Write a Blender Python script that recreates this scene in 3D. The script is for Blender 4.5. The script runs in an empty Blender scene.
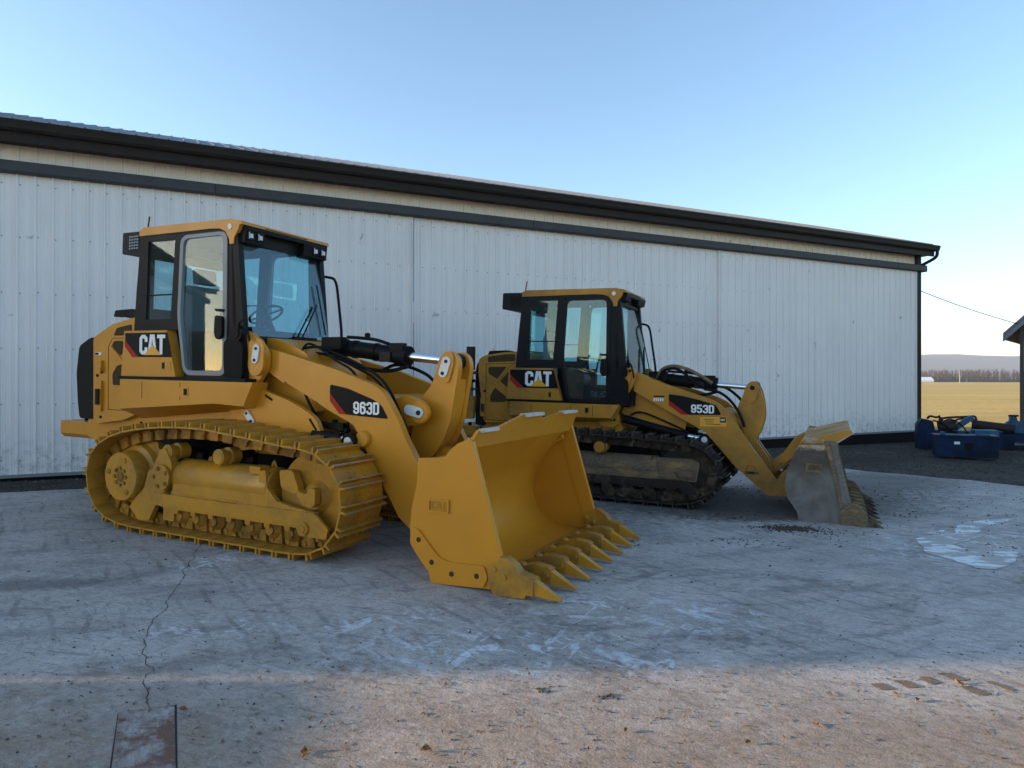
import bpy, bmesh, math, random
from mathutils import Vector, Matrix, noise
R = math.radians
scene = bpy.context.scene
COL = scene.collection
rnd = random.Random(7)
GX, GY = -.0172, .0083          # slope of the yard

# ------------------------------------------------------------------ materials
def new_mat(name):
    m = bpy.data.materials.new(name); m.use_nodes = True
    nt = m.node_tree
    return m, nt, nt.nodes['Principled BSDF']
def nd(nt, t, **kw):
    n = nt.nodes.new(t)
    for k, v in kw.items():
        if k in n.inputs.keys(): n.inputs[k].default_value = v
        else: setattr(n, k, v)
    return n
def lk(nt, a, b): nt.links.new(a, b)
def mixc(nt, fac, a, b, blend='MIX'):
    n = nt.nodes.new('ShaderNodeMix'); n.data_type = 'RGBA'; n.blend_type = blend
    for sock, v in ((n.inputs[0], fac), (n.inputs[6], a), (n.inputs[7], b)):
        if hasattr(v, 'links'): nt.links.new(v, sock)
        else: sock.default_value = v if not isinstance(v, tuple) else (*v, 1.0)[:4]
    return n.outputs[2]
def math_(nt, op, a, b=0.0, c=None, clamp=False):
    n = nt.nodes.new('ShaderNodeMath'); n.operation = op; n.use_clamp = clamp
    for i, v in enumerate((a, b, c)):
        if v is None: continue
        if hasattr(v, 'links'): nt.links.new(v, n.inputs[i])
        else: n.inputs[i].default_value = v
    return n.outputs[0]
def noise_(nt, vec, scale, detail=4, rough=.55, dist=0.0):
    n = nd(nt, 'ShaderNodeTexNoise'); n.inputs['Scale'].default_value = scale
    n.inputs['Detail'].default_value = detail; n.inputs['Roughness'].default_value = rough
    n.inputs['Distortion'].default_value = dist
    if vec is not None: lk(nt, vec, n.inputs['Vector'])
    return n.outputs['Fac']
def ramp(nt, fac, stops):
    n = nd(nt, 'ShaderNodeValToRGB'); cr = n.color_ramp
    while len(cr.elements) < len(stops): cr.elements.new(.5)
    for e, (p, c) in zip(cr.elements, stops):
        e.position = p; e.color = (c, c, c, 1) if not isinstance(c, tuple) else (*c, 1)
    lk(nt, fac, n.inputs[0]); return n.outputs[0]
def coords(nt, kind='Object', scale=(1, 1, 1), rot=(0, 0, 0)):
    t = nd(nt, 'ShaderNodeTexCoord'); mp = nd(nt, 'ShaderNodeMapping'); m2 = nd(nt, 'ShaderNodeMapping')
    mp.inputs['Rotation'].default_value = rot; m2.inputs['Scale'].default_value = scale
    lk(nt, t.outputs[kind], mp.inputs[0]); lk(nt, mp.outputs[0], m2.inputs[0]); return m2.outputs[0]
def bump_(nt, h, strength, dist=.01):
    b = nd(nt, 'ShaderNodeBump'); b.inputs['Strength'].default_value = strength
    b.inputs['Distance'].default_value = dist; lk(nt, h, b.inputs['Height']); return b.outputs[0]

def paint(name, c, c2=None, rough=.4, metal=0.0, var=.5, nscale=3., coat=0.0, bump=.05, spec=.5):
    m, nt, p = new_mat(name)
    v = coords(nt)
    n1 = noise_(nt, v, nscale, 6, .6)
    n2 = noise_(nt, v, nscale*12, 3, .6)
    c2 = c2 or tuple(x*.72 for x in c)
    f = ramp(nt, n1, [(.35, 0.), (.75, var)])
    lk(nt, mixc(nt, f, c, c2), p.inputs['Base Color'])
    r = math_(nt, 'MULTIPLY_ADD', n1, .25, rough-.12)
    lk(nt, r, p.inputs['Roughness'])
    p.inputs['Metallic'].default_value = metal
    p.inputs['Coat Weight'].default_value = coat; p.inputs['Coat Roughness'].default_value = .15
    p.inputs['Specular IOR Level'].default_value = spec
    lk(nt, bump_(nt, n2, bump, .004), p.inputs['Normal'])
    return m
def worn(name, c, dirt, amount=.5, scale=5., rough=.6, thresh=.5, stretch=(1, 1, 1), dirt2=None, soft=.12, bump=.35, spec=.4):
    m, nt, p = new_mat(name)
    v = coords(nt, scale=stretch)
    n1 = noise_(nt, v, scale, 8, .65); n2 = noise_(nt, v, scale*.35, 4, .5)
    s = math_(nt, 'MULTIPLY_ADD', n2, .6, math_(nt, 'MULTIPLY', n1, .6))
    f = ramp(nt, s, [(thresh-soft, 0.), (thresh+soft, amount)])
    n3 = noise_(nt, v, scale*5, 4, .7)
    d = mixc(nt, ramp(nt, n3, [(.35, 0.), (.65, 1.)]), dirt, dirt2 or tuple(x*.5 for x in dirt))
    lk(nt, mixc(nt, f, c, d), p.inputs['Base Color'])
    p.inputs['Specular IOR Level'].default_value = spec
    lk(nt, math_(nt, 'MULTIPLY_ADD', f, .3, rough-.1), p.inputs['Roughness'])
    lk(nt, bump_(nt, math_(nt, 'ADD', n3, f), bump, .01), p.inputs['Normal'])
    return m
M = {}
Y = (.57, .235, .016)
M['yellow'] = paint('yellow_paint', Y, (.49, .20, .015), rough=.34, coat=.0, var=.7, spec=.32)
M['yellow_b'] = worn('yellow_paint_weathered', (.47, .212, .024), (.24, .14, .05), .75, 2.2, .45, .64, bump=.12, spec=.2)
M['track_yellow'] = worn('yellow_painted_steel', (.52, .235, .018), (.33, .16, .028), .7, 4., .32, .62, bump=.12, spec=.3)
M['track_under'] = worn('yellow_painted_links', (.46, .205, .02), (.14, .075, .018), .8, 8., .45, .58, bump=.2, spec=.2)
M['grouser'] = worn('scuffed_yellow_steel', (.30, .25, .19), (.42, .24, .06), .9, 9., .42, .56, bump=.15)
M['tooth'] = worn('handled_yellow_casting', (.46, .21, .02), (.24, .13, .035), .75, 9., .4, .60, bump=.15, spec=.3)
M['mud'] = worn('muddy_steel', (.115, .083, .060), (.022, .017, .014), .95, 7., .85, .5, dirt2=(.03, .025, .022), bump=.9, spec=.15)
M['mudlight'] = worn('dry_mud_on_steel', (.26, .19, .135), (.05, .036, .027), .95, 11., .85, .5, bump=.9, spec=.15)
M['tube_b'] = worn('yellow_steel_under_dry_mud', (.38, .235, .08), (.20, .145, .10), .95, 6., .65, .46, stretch=(1, 1, 3), dirt2=(.08, .055, .04), spec=.2)
M['black'] = paint('black_paint', (.005, .0052, .006), (.009, .009, .0095), rough=.5, var=1., bump=.03, spec=.10)
M['cabblack'] = paint('dark_grey_cab_paint', (.007, .0073, .009), (.011, .011, .012), rough=.5, var=1., bump=.03, spec=.14)
M['rubber'] = paint('black_rubber', (.005, .005, .006), (.01, .0095, .009), rough=.65, var=1., spec=.12)
M['screen'] = paint('brown_mesh_screen', (.04, .026, .010), (.065, .042, .014), spec=.15, rough=.7, var=1., nscale=30)
M['grille'] = paint('dark_grille', (.014, .012, .010), (.02, .018, .015), rough=.7, var=1., spec=.12)
M['red'] = paint('red_decal', (.36, .012, .012), rough=.45, var=.2, bump=0, spec=.15)
M['white'] = paint('white_decal', (.72, .73, .75), rough=.4, var=.1, bump=0)
M['amber'] = paint('amber_decal', (.72, .33, .02), rough=.4, var=.1, bump=0)
M['pinwhite'] = paint('white_pin_plate', (.66, .66, .66), (.5, .5, .48), rough=.4)
M['chrome'] = paint('chrome', (.75, .76, .78), (.6, .6, .62), rough=.22, metal=1.0, bump=0)
M['seat'] = paint('grey_seat_fabric', (.14, .145, .155), (.18, .18, .19), rough=.85)
M['cream'] = paint('light_cab_trim', (.30, .31, .33), rough=.7)
M['lens'] = paint('lamp_lens', (.62, .64, .66), rough=.2)
M['steelworn'] = worn('polished_worn_steel', (.62, .60, .56), (.35, .27, .16), .6, 14., .4, .55)
M['blue'] = worn('blue_paint', (.004, .021, .070), (.005, .009, .02), .8, 4., .5, .58, spec=.12)
M['bluelight'] = worn('light_blue_paint', (.03, .13, .24), (.02, .05, .10), .8, 4., .5, .58, spec=.2)
M['darksteel'] = worn('dark_steel', (.018, .018, .021), (.04, .028, .02), .7, 6., .55, .5, spec=.2)

# worn grey bucket side: bare scoured steel low down, dark paint and rust higher
def bucket_side_mat():
    m, nt, p = new_mat('scoured_bucket_steel')
    v = coords(nt)
    sep = nd(nt, 'ShaderNodeSeparateXYZ'); lk(nt, v, sep.inputs[0])
    n1 = noise_(nt, v, 5, 7, .65); vs = coords(nt, scale=(1, 1, 7)); n2 = noise_(nt, vs, 3, 6, .65)
    h = math_(nt, 'MULTIPLY_ADD', n1, .28, math_(nt, 'ADD', sep.outputs[2], -.14))
    lo = mixc(nt, ramp(nt, n1, [(.42, 0.), (.75, 1.)]), (.155, .145, .135), (.075, .058, .046))
    lo = mixc(nt, ramp(nt, noise_(nt, coords(nt, scale=(6, 1, .8)), 2.2, 4, .6), [(.55, 0.), (.72, .6)]), lo, (.17, .115, .08))
    dark = mixc(nt, ramp(nt, n1, [(.4, 0.), (.65, 1.)]), (.045, .038, .034), (.09, .06, .042))
    c = mixc(nt, ramp(nt, h, [(.52, 0.), (.70, 1.)]), lo, dark)
    top = mixc(nt, ramp(nt, noise_(nt, v, 14, 5, .6), [(.42, 0.), (.56, 1.)]), (.38, .22, .05), (.42, .33, .26))
    c = mixc(nt, ramp(nt, h, [(.85, 0.), (.89, 1.)]), c, top)
    lk(nt, c, p.inputs['Base Color']); p.inputs['Roughness'].default_value = .5; p.inputs['Metallic'].default_value = .15
    lk(nt, bump_(nt, n1, .15, .01), p.inputs['Normal'])
    return m
M['bside'] = bucket_side_mat()
M['bedge'] = worn('worn_dark_edge_steel', (.10, .085, .075), (.24, .20, .17), .9, 7, .55, .55)
def bucket_in_mat():
    m, nt, p = new_mat('scoured_yellow_inside')
    v = coords(nt); n1 = noise_(nt, v, 3, 6, .6)
    sep = nd(nt, 'ShaderNodeSeparateXYZ'); lk(nt, v, sep.inputs[0])
    h = math_(nt, 'MULTIPLY_ADD', n1, .3, math_(nt, 'ADD', sep.outputs[2], -.15))
    c = mixc(nt, ramp(nt, h, [(.05, 1.), (.28, 0.)]), (.40, .215, .03), (.22, .145, .06))
    lk(nt, c, p.inputs['Base Color']); p.inputs['Roughness'].default_value = .45
    lk(nt, bump_(nt, noise_(nt, v, 30, 3), .08, .005), p.inputs['Normal'])
    return m
M['binside'] = bucket_in_mat()

def glass_mat(name, tint, gloss=1.0, dust=.0):
    m, nt, p = new_mat(name)
    nt.nodes.remove(p)
    out = nt.nodes['Material Output']
    g = nd(nt, 'ShaderNodeNewGeometry')
    dp = nd(nt, 'ShaderNodeVectorMath'); dp.operation = 'DOT_PRODUCT'
    lk(nt, g.outputs['Normal'], dp.inputs[0]); lk(nt, g.outputs['Incoming'], dp.inputs[1])
    a = math_(nt, 'ABSOLUTE', dp.outputs['Value'])
    q = math_(nt, 'POWER', math_(nt, 'SUBTRACT', 1.0, a), 5.0)
    f = math_(nt, 'MULTIPLY_ADD', q, .9*gloss, .055*gloss, clamp=True)
    tr = nd(nt, 'ShaderNodeBsdfTransparent'); tr.inputs[0].default_value = (*tint, 1)
    gl = nd(nt, 'ShaderNodeBsdfGlossy'); gl.inputs['Roughness'].default_value = .015
    gl.inputs['Color'].default_value = (1, 1, 1, 1)
    mx = nd(nt, 'ShaderNodeMixShader'); lk(nt, f, mx.inputs[0]); lk(nt, tr.outputs[0], mx.inputs[1]); lk(nt, gl.outputs[0], mx.inputs[2])
    last = mx.outputs[0]
    if dust > 0:
        df = nd(nt, 'ShaderNodeBsdfDiffuse'); df.inputs[0].default_value = (.5, .5, .48, 1)
        mx2 = nd(nt, 'ShaderNodeMixShader')
        n = noise_(nt, coords(nt), 2.5, 5, .6)
        lk(nt, math_(nt, 'MULTIPLY', n, dust), mx2.inputs[0]); lk(nt, last, mx2.inputs[1]); lk(nt, df.outputs[0], mx2.inputs[2]); last = mx2.outputs[0]
    lk(nt, last, out.inputs[0])
    return m
M['glass'] = glass_mat('cab_glass', (.78, .92, .95), .65, .05)
M['glass_b'] = glass_mat('clear_cab_glass', (.74, .93, .97), .9, .05)
M['windshield'] = glass_mat('tinted_windshield_glass', (.66, .92, .97), 1.0, .05)

# ------------------------------------------------------------------ mesh helpers
def finish(name, bm, mat, parent=None, smooth=35, label=None, bevel=0):
    if bevel:
        es = [e for e in bm.edges if len(e.link_faces) == 2 and e.calc_face_angle(0) > R(28)]
        bmesh.ops.bevel(bm, geom=es, offset=bevel, segments=2, affect='EDGES', clamp_overlap=True, profile=.6)
    me = bpy.data.meshes.new(name)
    bmesh.ops.recalc_face_normals(bm, faces=bm.faces[:])
    bm.to_mesh(me); bm.free()
    if smooth:
        for p in me.polygons: p.use_smooth = True
        me.set_sharp_from_angle(angle=R(smooth))
    mats = mat if isinstance(mat, (list, tuple)) else [mat]
    for mm in mats: me.materials.append(M[mm] if isinstance(mm, str) else mm)
    o = bpy.data.objects.new(name, me); COL.objects.link(o)
    if parent is not None: o.parent = parent
    if label: o['label'] = label
    return o
def nb(): return bmesh.new()
def add_prism(bm, poly, y0, y1, axis='y', mi=0):
    """polygon of (a,b) pairs extruded; axis y -> (x,z) polygon, x -> (y,z), z -> (x,y)"""
    def p3(a, b, c):
        return (a, c, b) if axis == 'y' else ((c, a, b) if axis == 'x' else (a, b, c))
    v0 = [bm.verts.new(p3(a, b, y0)) for a, b in poly]; v1 = [bm.verts.new(p3(a, b, y1)) for a, b in poly]
    n = len(poly); fs = [bm.faces.new(v0), bm.faces.new(v1[::-1])]
    for i in range(n): fs.append(bm.faces.new((v0[i], v1[i], v1[(i+1) % n], v0[(i+1) % n])))
    for f in fs: f.material_index = mi
    return fs
def add_loft(bm, A, B):
    v0 = [bm.verts.new(p) for p in A]; v1 = [bm.verts.new(p) for p in B]; n = len(A)
    bm.faces.new(v0); bm.faces.new(v1[::-1])
    for i in range(n): bm.faces.new((v0[i], v1[i], v1[(i+1) % n], v0[(i+1) % n]))
def add_ring(bm, outer, inner, y0, y1):
    """frame with a hole, outer and inner loops of the same length, in (x,z)"""
    L = []
    for y in (y0, y1):
        L.append(([bm.verts.new((a, y, b)) for a, b in outer], [bm.verts.new((a, y, b)) for a, b in inner]))
    n = len(outer); (o0, i0), (o1, i1) = L
    for i in range(n):
        j = (i+1) % n
        bm.faces.new((o0[i], o0[j], i0[j], i0[i])); bm.faces.new((o1[i], i1[i], i1[j], o1[j]))
        bm.faces.new((o0[i], o1[i], o1[j], o0[j])); bm.faces.new((i0[i], i0[j], i1[j], i1[i]))
def add_box(bm, x0, x1, y0, y1, z0, z1): return add_prism(bm, [(x0, z0), (x1, z0), (x1, z1), (x0, z1)], y0, y1)
def add_cyl(bm, p0, p1, r0, r1=None, seg=24, cap=True):
    p0 = Vector(p0); p1 = Vector(p1); r1 = r0 if r1 is None else r1
    d = (p1-p0).normalized(); u = d.orthogonal().normalized(); w = d.cross(u)
    a = []; b = []
    for i in range(seg):
        t = 2*math.pi*i/seg; q = u*math.cos(t)+w*math.sin(t)
        a.append(bm.verts.new(p0+q*r0)); b.append(bm.verts.new(p1+q*r1))
    for i in range(seg): bm.faces.new((a[i], a[(i+1) % seg], b[(i+1) % seg], b[i]))
    if cap: bm.faces.new(a[::-1]); bm.faces.new(b)
def add_lathe(bm, c, axis, prof, seg=32):
    """prof: list of (distance along axis, radius)"""
    c = Vector(c); d = Vector(axis).normalized(); u = d.orthogonal().normalized(); w = d.cross(u); rings = []
    for h, r in prof:
        rings.append([bm.verts.new(c+d*h+(u*math.cos(2*math.pi*i/seg)+w*math.sin(2*math.pi*i/seg))*max(r, 1e-4)) for i in range(seg)])
    for a, b in zip(rings, rings[1:]):
        for i in range(seg): bm.faces.new((a[i], a[(i+1) % seg], b[(i+1) % seg], b[i]))
    bm.faces.new(rings[0][::-1]); bm.faces.new(rings[-1])
def catmull(pts, per=6, closed=False):
    P = [Vector(p) for p in pts]; n = len(P); out = []
    for i in range(n if closed else n-1):
        if closed: a, b, c, d = P[(i-1) % n], P[i], P[(i+1) % n], P[(i+2) % n]
        else: a, b, c, d = P[max(i-1, 0)], P[i], P[i+1], P[min(i+2, n-1)]
        for k in range(per):
            t = k/per
            out.append(.5*((2*b)+(c-a)*t+(2*a-5*b+4*c-d)*t*t+(3*b-a-3*c+d)*t**3))
    if not closed: out.append(P[-1])
    return out
def add_tube(bm, pts, r, seg=10, smooth=True, per=6):
    P = catmull(pts, per) if smooth else [Vector(p) for p in pts]
    up = None; rings = []
    for i, p in enumerate(P):
        d = (P[min(i+1, len(P)-1)]-P[max(i-1, 0)]).normalized()
        if up is None: up = d.orthogonal().normalized()
        up = (up-d*up.dot(d)).normalized(); w = d.cross(up)
        rings.append([bm.verts.new(p+(up*math.cos(2*math.pi*k/seg)+w*math.sin(2*math.pi*k/seg))*r) for k in range(seg)])
    for a, b in zip(rings, rings[1:]):
        for k in range(seg): bm.faces.new((a[k], a[(k+1) % seg], b[(k+1) % seg], b[k]))
    bm.faces.new(rings[0][::-1]); bm.faces.new(rings[-1])
def rounded(poly, r, k=4):
    """round the corners of a 2D polygon"""
    out = []; n = len(poly)
    for i in range(n):
        p = Vector(poly[i]); a = Vector(poly[i-1]); b = Vector(poly[(i+1) % n])
        da = a-p; db = b-p; rr = min(r, da.length*.45, db.length*.45)
        p0 = p+da.normalized()*rr; p1 = p+db.normalized()*rr
        for j in range(k+1):
            t = j/k; q = p0*(1-t)**2+p*2*t*(1-t)+p1*t*t; out.append((q.x, q.y))
    return out
def circ(cx, cz, r, n=16): return [(cx+r*math.cos(2*math.pi*i/n), cz+r*math.sin(2*math.pi*i/n)) for i in range(n)]
def thing(name, label, cat, loc=(0, 0, 0), rotz=0, group=None, kind=None):
    o = bpy.data.objects.new(name, None); COL.objects.link(o); o.empty_display_size = .2
    o.location = loc; o.rotation_euler = (0, 0, rotz); tag(o, label, cat, group, kind); return o
def tag(o, label=None, cat=None, group=None, kind=None):
    if label: o['label'] = label
    if cat: o['category'] = cat
    if group: o['group'] = group
    if kind: o['kind'] = kind
    return o
def zg(x, y):
    """height of the yard; it levels out away from the buildings"""
    d = math.hypot(x-1, y-9); w = min(max((d-17)/22, 0), 1); w = w*w*(3-2*w)
    z = GX*x+GY*y
    return z*(1-w)+.02*w

# ------------------------------------------------------------------ lettering
GL = .085; GR = .435; GB = .085; GT = .915; GM = .5; GC = .10
GLY = {
 'C': [[(GR, .64), (GR, GT-GC), (GR-GC, GT), (GL+GC, GT), (GL, GT-GC), (GL, GB+GC), (GL+GC, GB), (GR-GC, GB), (GR, GB+GC), (GR, .36)]],
 'A': [[(.06, 0), (.19, .93), (.33, .93), (.46, 0)], [(.17, .30), (.35, .30)]],
 'T': [[(.0, GT), (.52, GT)], [(.26, .83), (.26, 0)]],
 '9': [[(GL, .30), (GL, GB+GC), (GL+GC, GB), (GR-GC, GB), (GR, GB+GC), (GR, GT-GC), (GR-GC, GT), (GL+GC, GT), (GL, GT-GC), (GL, .42+GC), (GL+GC, .42), (GR-.085, .42)]],
 '3': [[(GL, .70), (GL, GT-GC), (GL+GC, GT), (GR-GC, GT), (GR, GT-GC), (GR, GM+.07), (GR-.07, GM), (GR, GM-.07), (GR, GB+GC), (GR-GC, GB), (GL+GC, GB), (GL, GB+GC), (GL, .30)], [(.2, GM), (.35, GM)]],
 '5': [[(GR+.04, GT), (GL, GT), (GL, .56), (GR-GC, .56), (GR, .56-GC), (GR, GB+GC), (GR-GC, GB), (GL+GC, GB), (GL, GB+GC), (GL, .28)]],
 'D': [[(GL, .5), (GL, GT), (GR-GC, GT), (GR, GT-GC), (GR, GB+GC), (GR-GC, GB), (GL, GB), (GL, .5)]],
}
GLY['6'] = [[(.52-x, 1-y) for x, y in GLY['9'][0]]]
def letters(bm, text, x0, x1, z0, z1, y, thick=.002, dirn=-1, sw=.17):
    n = len(text); adv = (x1-x0)/(n-.10); sx = adv*.90/.52; sz = z1-z0
    for i, ch in enumerate(text):
        for si, st in enumerate(GLY[ch]):
            pts = [Vector(p) for p in st]; Lf = []; Rt = []
            for k, p in enumerate(pts):
                d0 = (p-pts[k-1]).normalized() if k else None
                d1 = (pts[k+1]-p).normalized() if k < len(pts)-1 else None
                if d0 is None: t = d1; s = 1
                elif d1 is None: t = d0; s = 1
                else:
                    t = (d0+d1).normalized(); s = 1/max(t.dot(d1), .5)
                nn = Vector((-t.y, t.x))*sw*.5*s; Lf.append(p+nn); Rt.append(p-nn)
            yy = y+dirn*(thick+.0004*si)
            def P(v): return (x0+i*adv+v.x*sx, yy, z0+v.y*sz)
            for k in range(len(pts)-1):
                a = [bm.verts.new(P(v)) for v in (Lf[k], Lf[k+1], Rt[k+1], Rt[k])]
                bm.faces.new(a)

# ------------------------------------------------------------------ crawler loader
def track_path(pts, n):
    P = catmull([(x, 0, z) for x, z in pts], 12, closed=True)
    L = [0]
    for a, b in zip(P, P[1:]+P[:1]): L.append(L[-1]+(b-a).length)
    tot = L[-1]; out = []; j = 0
    for i in range(n):
        s = tot*i/n
        while L[j+1] < s: j += 1
        t = (s-L[j])/(L[j+1]-L[j]); out.append(P[j].lerp(P[(j+1) % len(P)], t))
    return out, tot
def shift(poly, dx, dz): return [(x+dx, z+dz) for x, z in poly]

def pin_plate(name, cx, cz, ang, y, par, s=-1, L=.14, W=.085):
    """white retainer plate with its bolt and pin end"""
    bm = nb(); c, sn = math.cos(ang), math.sin(ang)
    pl = []
    for k in range(9):
        t = -math.pi/2+math.pi*k/8; pl.append((L/2-W/2+W/2*math.cos(t), W/2*math.sin(t)))
    for k in range(9):
        t = math.pi/2+math.pi*k/8; pl.append((-L/2+W/2+W/2*math.cos(t), W/2*math.sin(t)))
    pl = [(cx+a*c-b*sn, cz+a*sn+b*c) for a, b in pl]
    add_prism(bm, pl, y, y+s*.016)
    o = finish(name, bm, 'pinwhite', par, bevel=.004)
    return o, (cx+(L/2-W*.5)*c, cz+(L/2-W*.5)*sn), (cx-(L/2-W*.42)*c, cz-(L/2-W*.42)*sn)
def bolt_dots(name, pts, y, par, r=.016, mat='black', s=-1, d=.012):
    for x, z in pts:
        bm = nb(); add_cyl(bm, (x, y, z), (x, y+s*d, z), r, seg=6); finish(name, bm, mat, par)

def make_loader(Q):
    A = Q['which'] == 'A'
    root = thing('track_loader', Q['label'], 'track loader', group='track loaders parked beside the shed')
    F = Vector(Q['F']).normalized(); N = Vector((-GX, -GY, 1)).normalized(); L = N.cross(F).normalized(); F = L.cross(N)
    m = Matrix((F, L, N)).transposed().to_4x4(); m.translation = Vector(Q['O'])
    root.matrix_world = m
    Yp = 'yellow' if A else 'yellow_b'
    dx, dz = Q['cab']; sy = Q['sy']          # cab offset against the first machine; width factor
    HW = .66*sy                                # half width of the cab
    def sh(poly): return shift(poly, dx, dz)
    # ---------------- chassis and hood
    bm = nb(); add_prism(bm, Q['chassis'], -.54*sy, .54*sy); ch = finish('chassis', bm, Yp, root, bevel=.015)
    bolt_dots('bolt', Q['chassis_bolts'], -.54*sy, ch, .018)
    bm = nb(); add_prism(bm, rounded(Q['hood'], .05), -.62*sy, .62*sy); hood = finish('hood', bm, Yp, root, bevel=.03)
    bm = nb(); add_box(bm, -2.3+dx, .1+dx, -.34*sy, .34*sy, .45, .99 if A else .81); finish('dark_gap_fill', bm, 'rubber', ch)  # black box added so the gap behind the tracks reads as deep shade
    yh = -.62*sy
    for w in Q['hood_windows']:
        bm = nb(); add_prism(bm, rounded(w, .025, 3), yh-.004, yh+.01); finish('mesh_window', bm, 'screen', hood)
    # door seams as thin dark gaps
    def seam(pts, y, par, w=.006, mat='black'):
        bm = nb()
        for (a, b), (c, d) in zip(pts, pts[1:]):
            dd = Vector((c-a, d-b)).normalized(); n = Vector((-dd.y, dd.x))*w*.5
            add_prism(bm, [(a+n.x, b+n.y), (c+n.x, d+n.y), (c-n.x, d-n.y), (a-n.x, b-n.y)], y, y-.003)
        return finish('panel_seam', bm, mat, par, smooth=0)
    seam(Q['hood_seam'], yh, hood)
    for r_ in Q.get('hood_ribs', []):
        bm = nb(); add_prism(bm, r_, yh, yh-.012); finish('door_frame', bm, Yp, hood, bevel=.004)
    for (x, z) in Q['latches_hood']:
        bm = nb(); add_prism(bm, rounded([(x, z), (x+.1, z), (x+.1, z+.09), (x, z+.09)], .02), yh-.012, yh+.01); lt = finish('latch', bm, Yp, hood, bevel=.004)
    # hardware strip beside the rear edge
    hx, hz0, hz1 = Q['strip']
    bm = nb(); add_prism(bm, rounded([(hx, hz0), (hx+.09, hz0), (hx+.09, hz1), (hx, hz1)], .02), yh, yh-.03); st = finish('rear_bracket', bm, Yp, root, bevel=.006)
    bm = nb(); add_cyl(bm, (hx+.05, yh-.05, hz0+.08), (hx+.05, yh-.05, hz1-.1), .025, seg=12)
    finish('gas_strut', bm, 'darksteel', st)
    bolt_dots('bolt', [(hx-.02, hz1+.06), (hx+.06, hz1+.1), (hx+.05, hz0-.07)], yh, st, .018)
    if A:
        bm = nb(); add_box(bm, hx+.0, hx+.09, yh-.035, yh, hz1+.13, hz1+.24); add_box(bm, hx+.05, hx+.1, yh-.05, yh-.03, hz1+.1, hz1+.16)
        finish('door_lock', bm, Yp, st, bevel=.006)
        bm = nb(); add_box(bm, -2.75+.03, -2.61, yh-.006, yh, 1.865, 1.90); finish('number_plate', bm, 'white', hood)
        bm = nb(); add_box(bm, -2.70, -2.66, yh-.009, yh-.004, 1.87, 1.895); add_box(bm, -2.75+.03, -2.705, yh-.009, yh-.004, 1.87, 1.895); finish('number_marks', bm, 'black', hood)
    # rear screen
    bm = nb(); add_prism(bm, rounded(Q['screen'], .05), -.56*sy, .56*sy); rs = finish('radiator_guard', bm, 'grille', root, bevel=.035)
    bm = nb()
    xr = min(p[0] for p in Q['screen'])
    for i in range(9): add_box(bm, xr-.012, xr+.03, -.5*sy, .5*sy, 1.15+i*.085+dz, 1.18+i*.085+dz)
    finish('grille_slats', bm, 'black', rs)
    bm = nb(); c_ = Q['bumper']
    add_prism(bm, [(-c_[4]*sy, c_[2]+.05), (-c_[4]*sy+.05, c_[2]), (c_[4]*sy-.05, c_[2]), (c_[4]*sy, c_[2]+.05), (c_[4]*sy, c_[3]), (-c_[4]*sy, c_[3])], c_[0], c_[1], 'x')
    bp = finish('rear_bumper', bm, Yp, root, bevel=.02)
    bm = nb(); add_cyl(bm, (c_[0]+.3, -.35*sy, c_[3]), (c_[0]+.3, -.35*sy, c_[3]+.05), .03, seg=12); finish('hitch_pin', bm, 'black', bp)
    if Q.get('exhaust'):
        ex, ey, e0, e1 = Q['exhaust']
        bm = nb(); add_cyl(bm, (ex, ey, e0), (ex, ey, e1), .072, seg=24); e = finish('exhaust_stack', bm, 'darksteel', root, bevel=.006)
        bm = nb(); add_cyl(bm, (ex, ey, e0-.5), (ex, ey, e0), .045, seg=16); finish('exhaust_pipe', bm, 'tube_b', e)
        for k in range(3):
            bm = nb(); add_cyl(bm, (ex, ey, e0-.07-k*.13), (ex, ey, e0-.02-k*.13), .085-.01*k, seg=20); add_box(bm, ex-.1, ex+.12, ey-.05, ey+.02, e0-.055-k*.13, e0-.035-k*.13)
            finish('clamp', bm, 'mudlight' if k != 1 else 'black', e, bevel=.004)
        bm = nb(); add_prism(bm, rounded([(ex-.09, 1.0), (ex+.07, 1.0), (ex+.09, 1.36), (ex-.03, 1.38)], .03), ey-.04, ey+.04); finish('stack_bracket', bm, Yp, e, bevel=.01)
    # ---------------- engine side cover with the black panel
    yc = -.72*sy
    cp = sh([(-2.05, 2.145), (-1.33, 2.145), (-1.18, 1.63), (-2.10, 1.615)])
    for s in (-1, 1):
        bm = nb(); add_prism(bm, cp, s*.6*sy, s*(-yc)); sp = finish('side_cover', bm, Yp, root, bevel=.012)
        bm = nb(); add_prism(bm, sh([(-2.03, 2.12), (-1.315, 2.12), (-1.235, 1.845), (-1.80, 1.845), (-2.03, 2.04)]), s*(-yc), s*(-yc+.003)); dc = finish('black_decal', bm, 'black', sp, smooth=0)
        bm = nb(); add_prism(bm, sh([(-2.03, 2.035), (-1.805, 1.842), (-1.90, 1.842), (-2.032, 1.965)]), s*(-yc), s*(-yc+.0045)); finish('red_stripe', bm, 'red', sp, smooth=0)
        bm = nb(); letters(bm, 'CAT' if s < 0 else 'CAT', -1.775+dx, -1.345+dx, 1.875+dz, 2.095+dz, s*(-yc+.003), dirn=s, sw=.185); finish('lettering', bm, 'white', sp, smooth=0, label='bold white letters CAT')
        bm = nb(); add_prism(bm, sh([(-1.69, 1.868), (-1.41, 1.868), (-1.55, 1.985)]), s*(-yc+.003), s*(-yc+.0085)); finish('yellow_triangle', bm, 'amber', sp, smooth=0)
        bm = nb(); add_prism(bm, rounded(sh([(-1.40, 1.70), (-1.25, 1.70), (-1.26, 1.80), (-1.40, 1.80)]), .02), s*(-yc-.002), s*(-yc+.006)); lt = finish('latch', bm, Yp, sp, bevel=.004)
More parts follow.
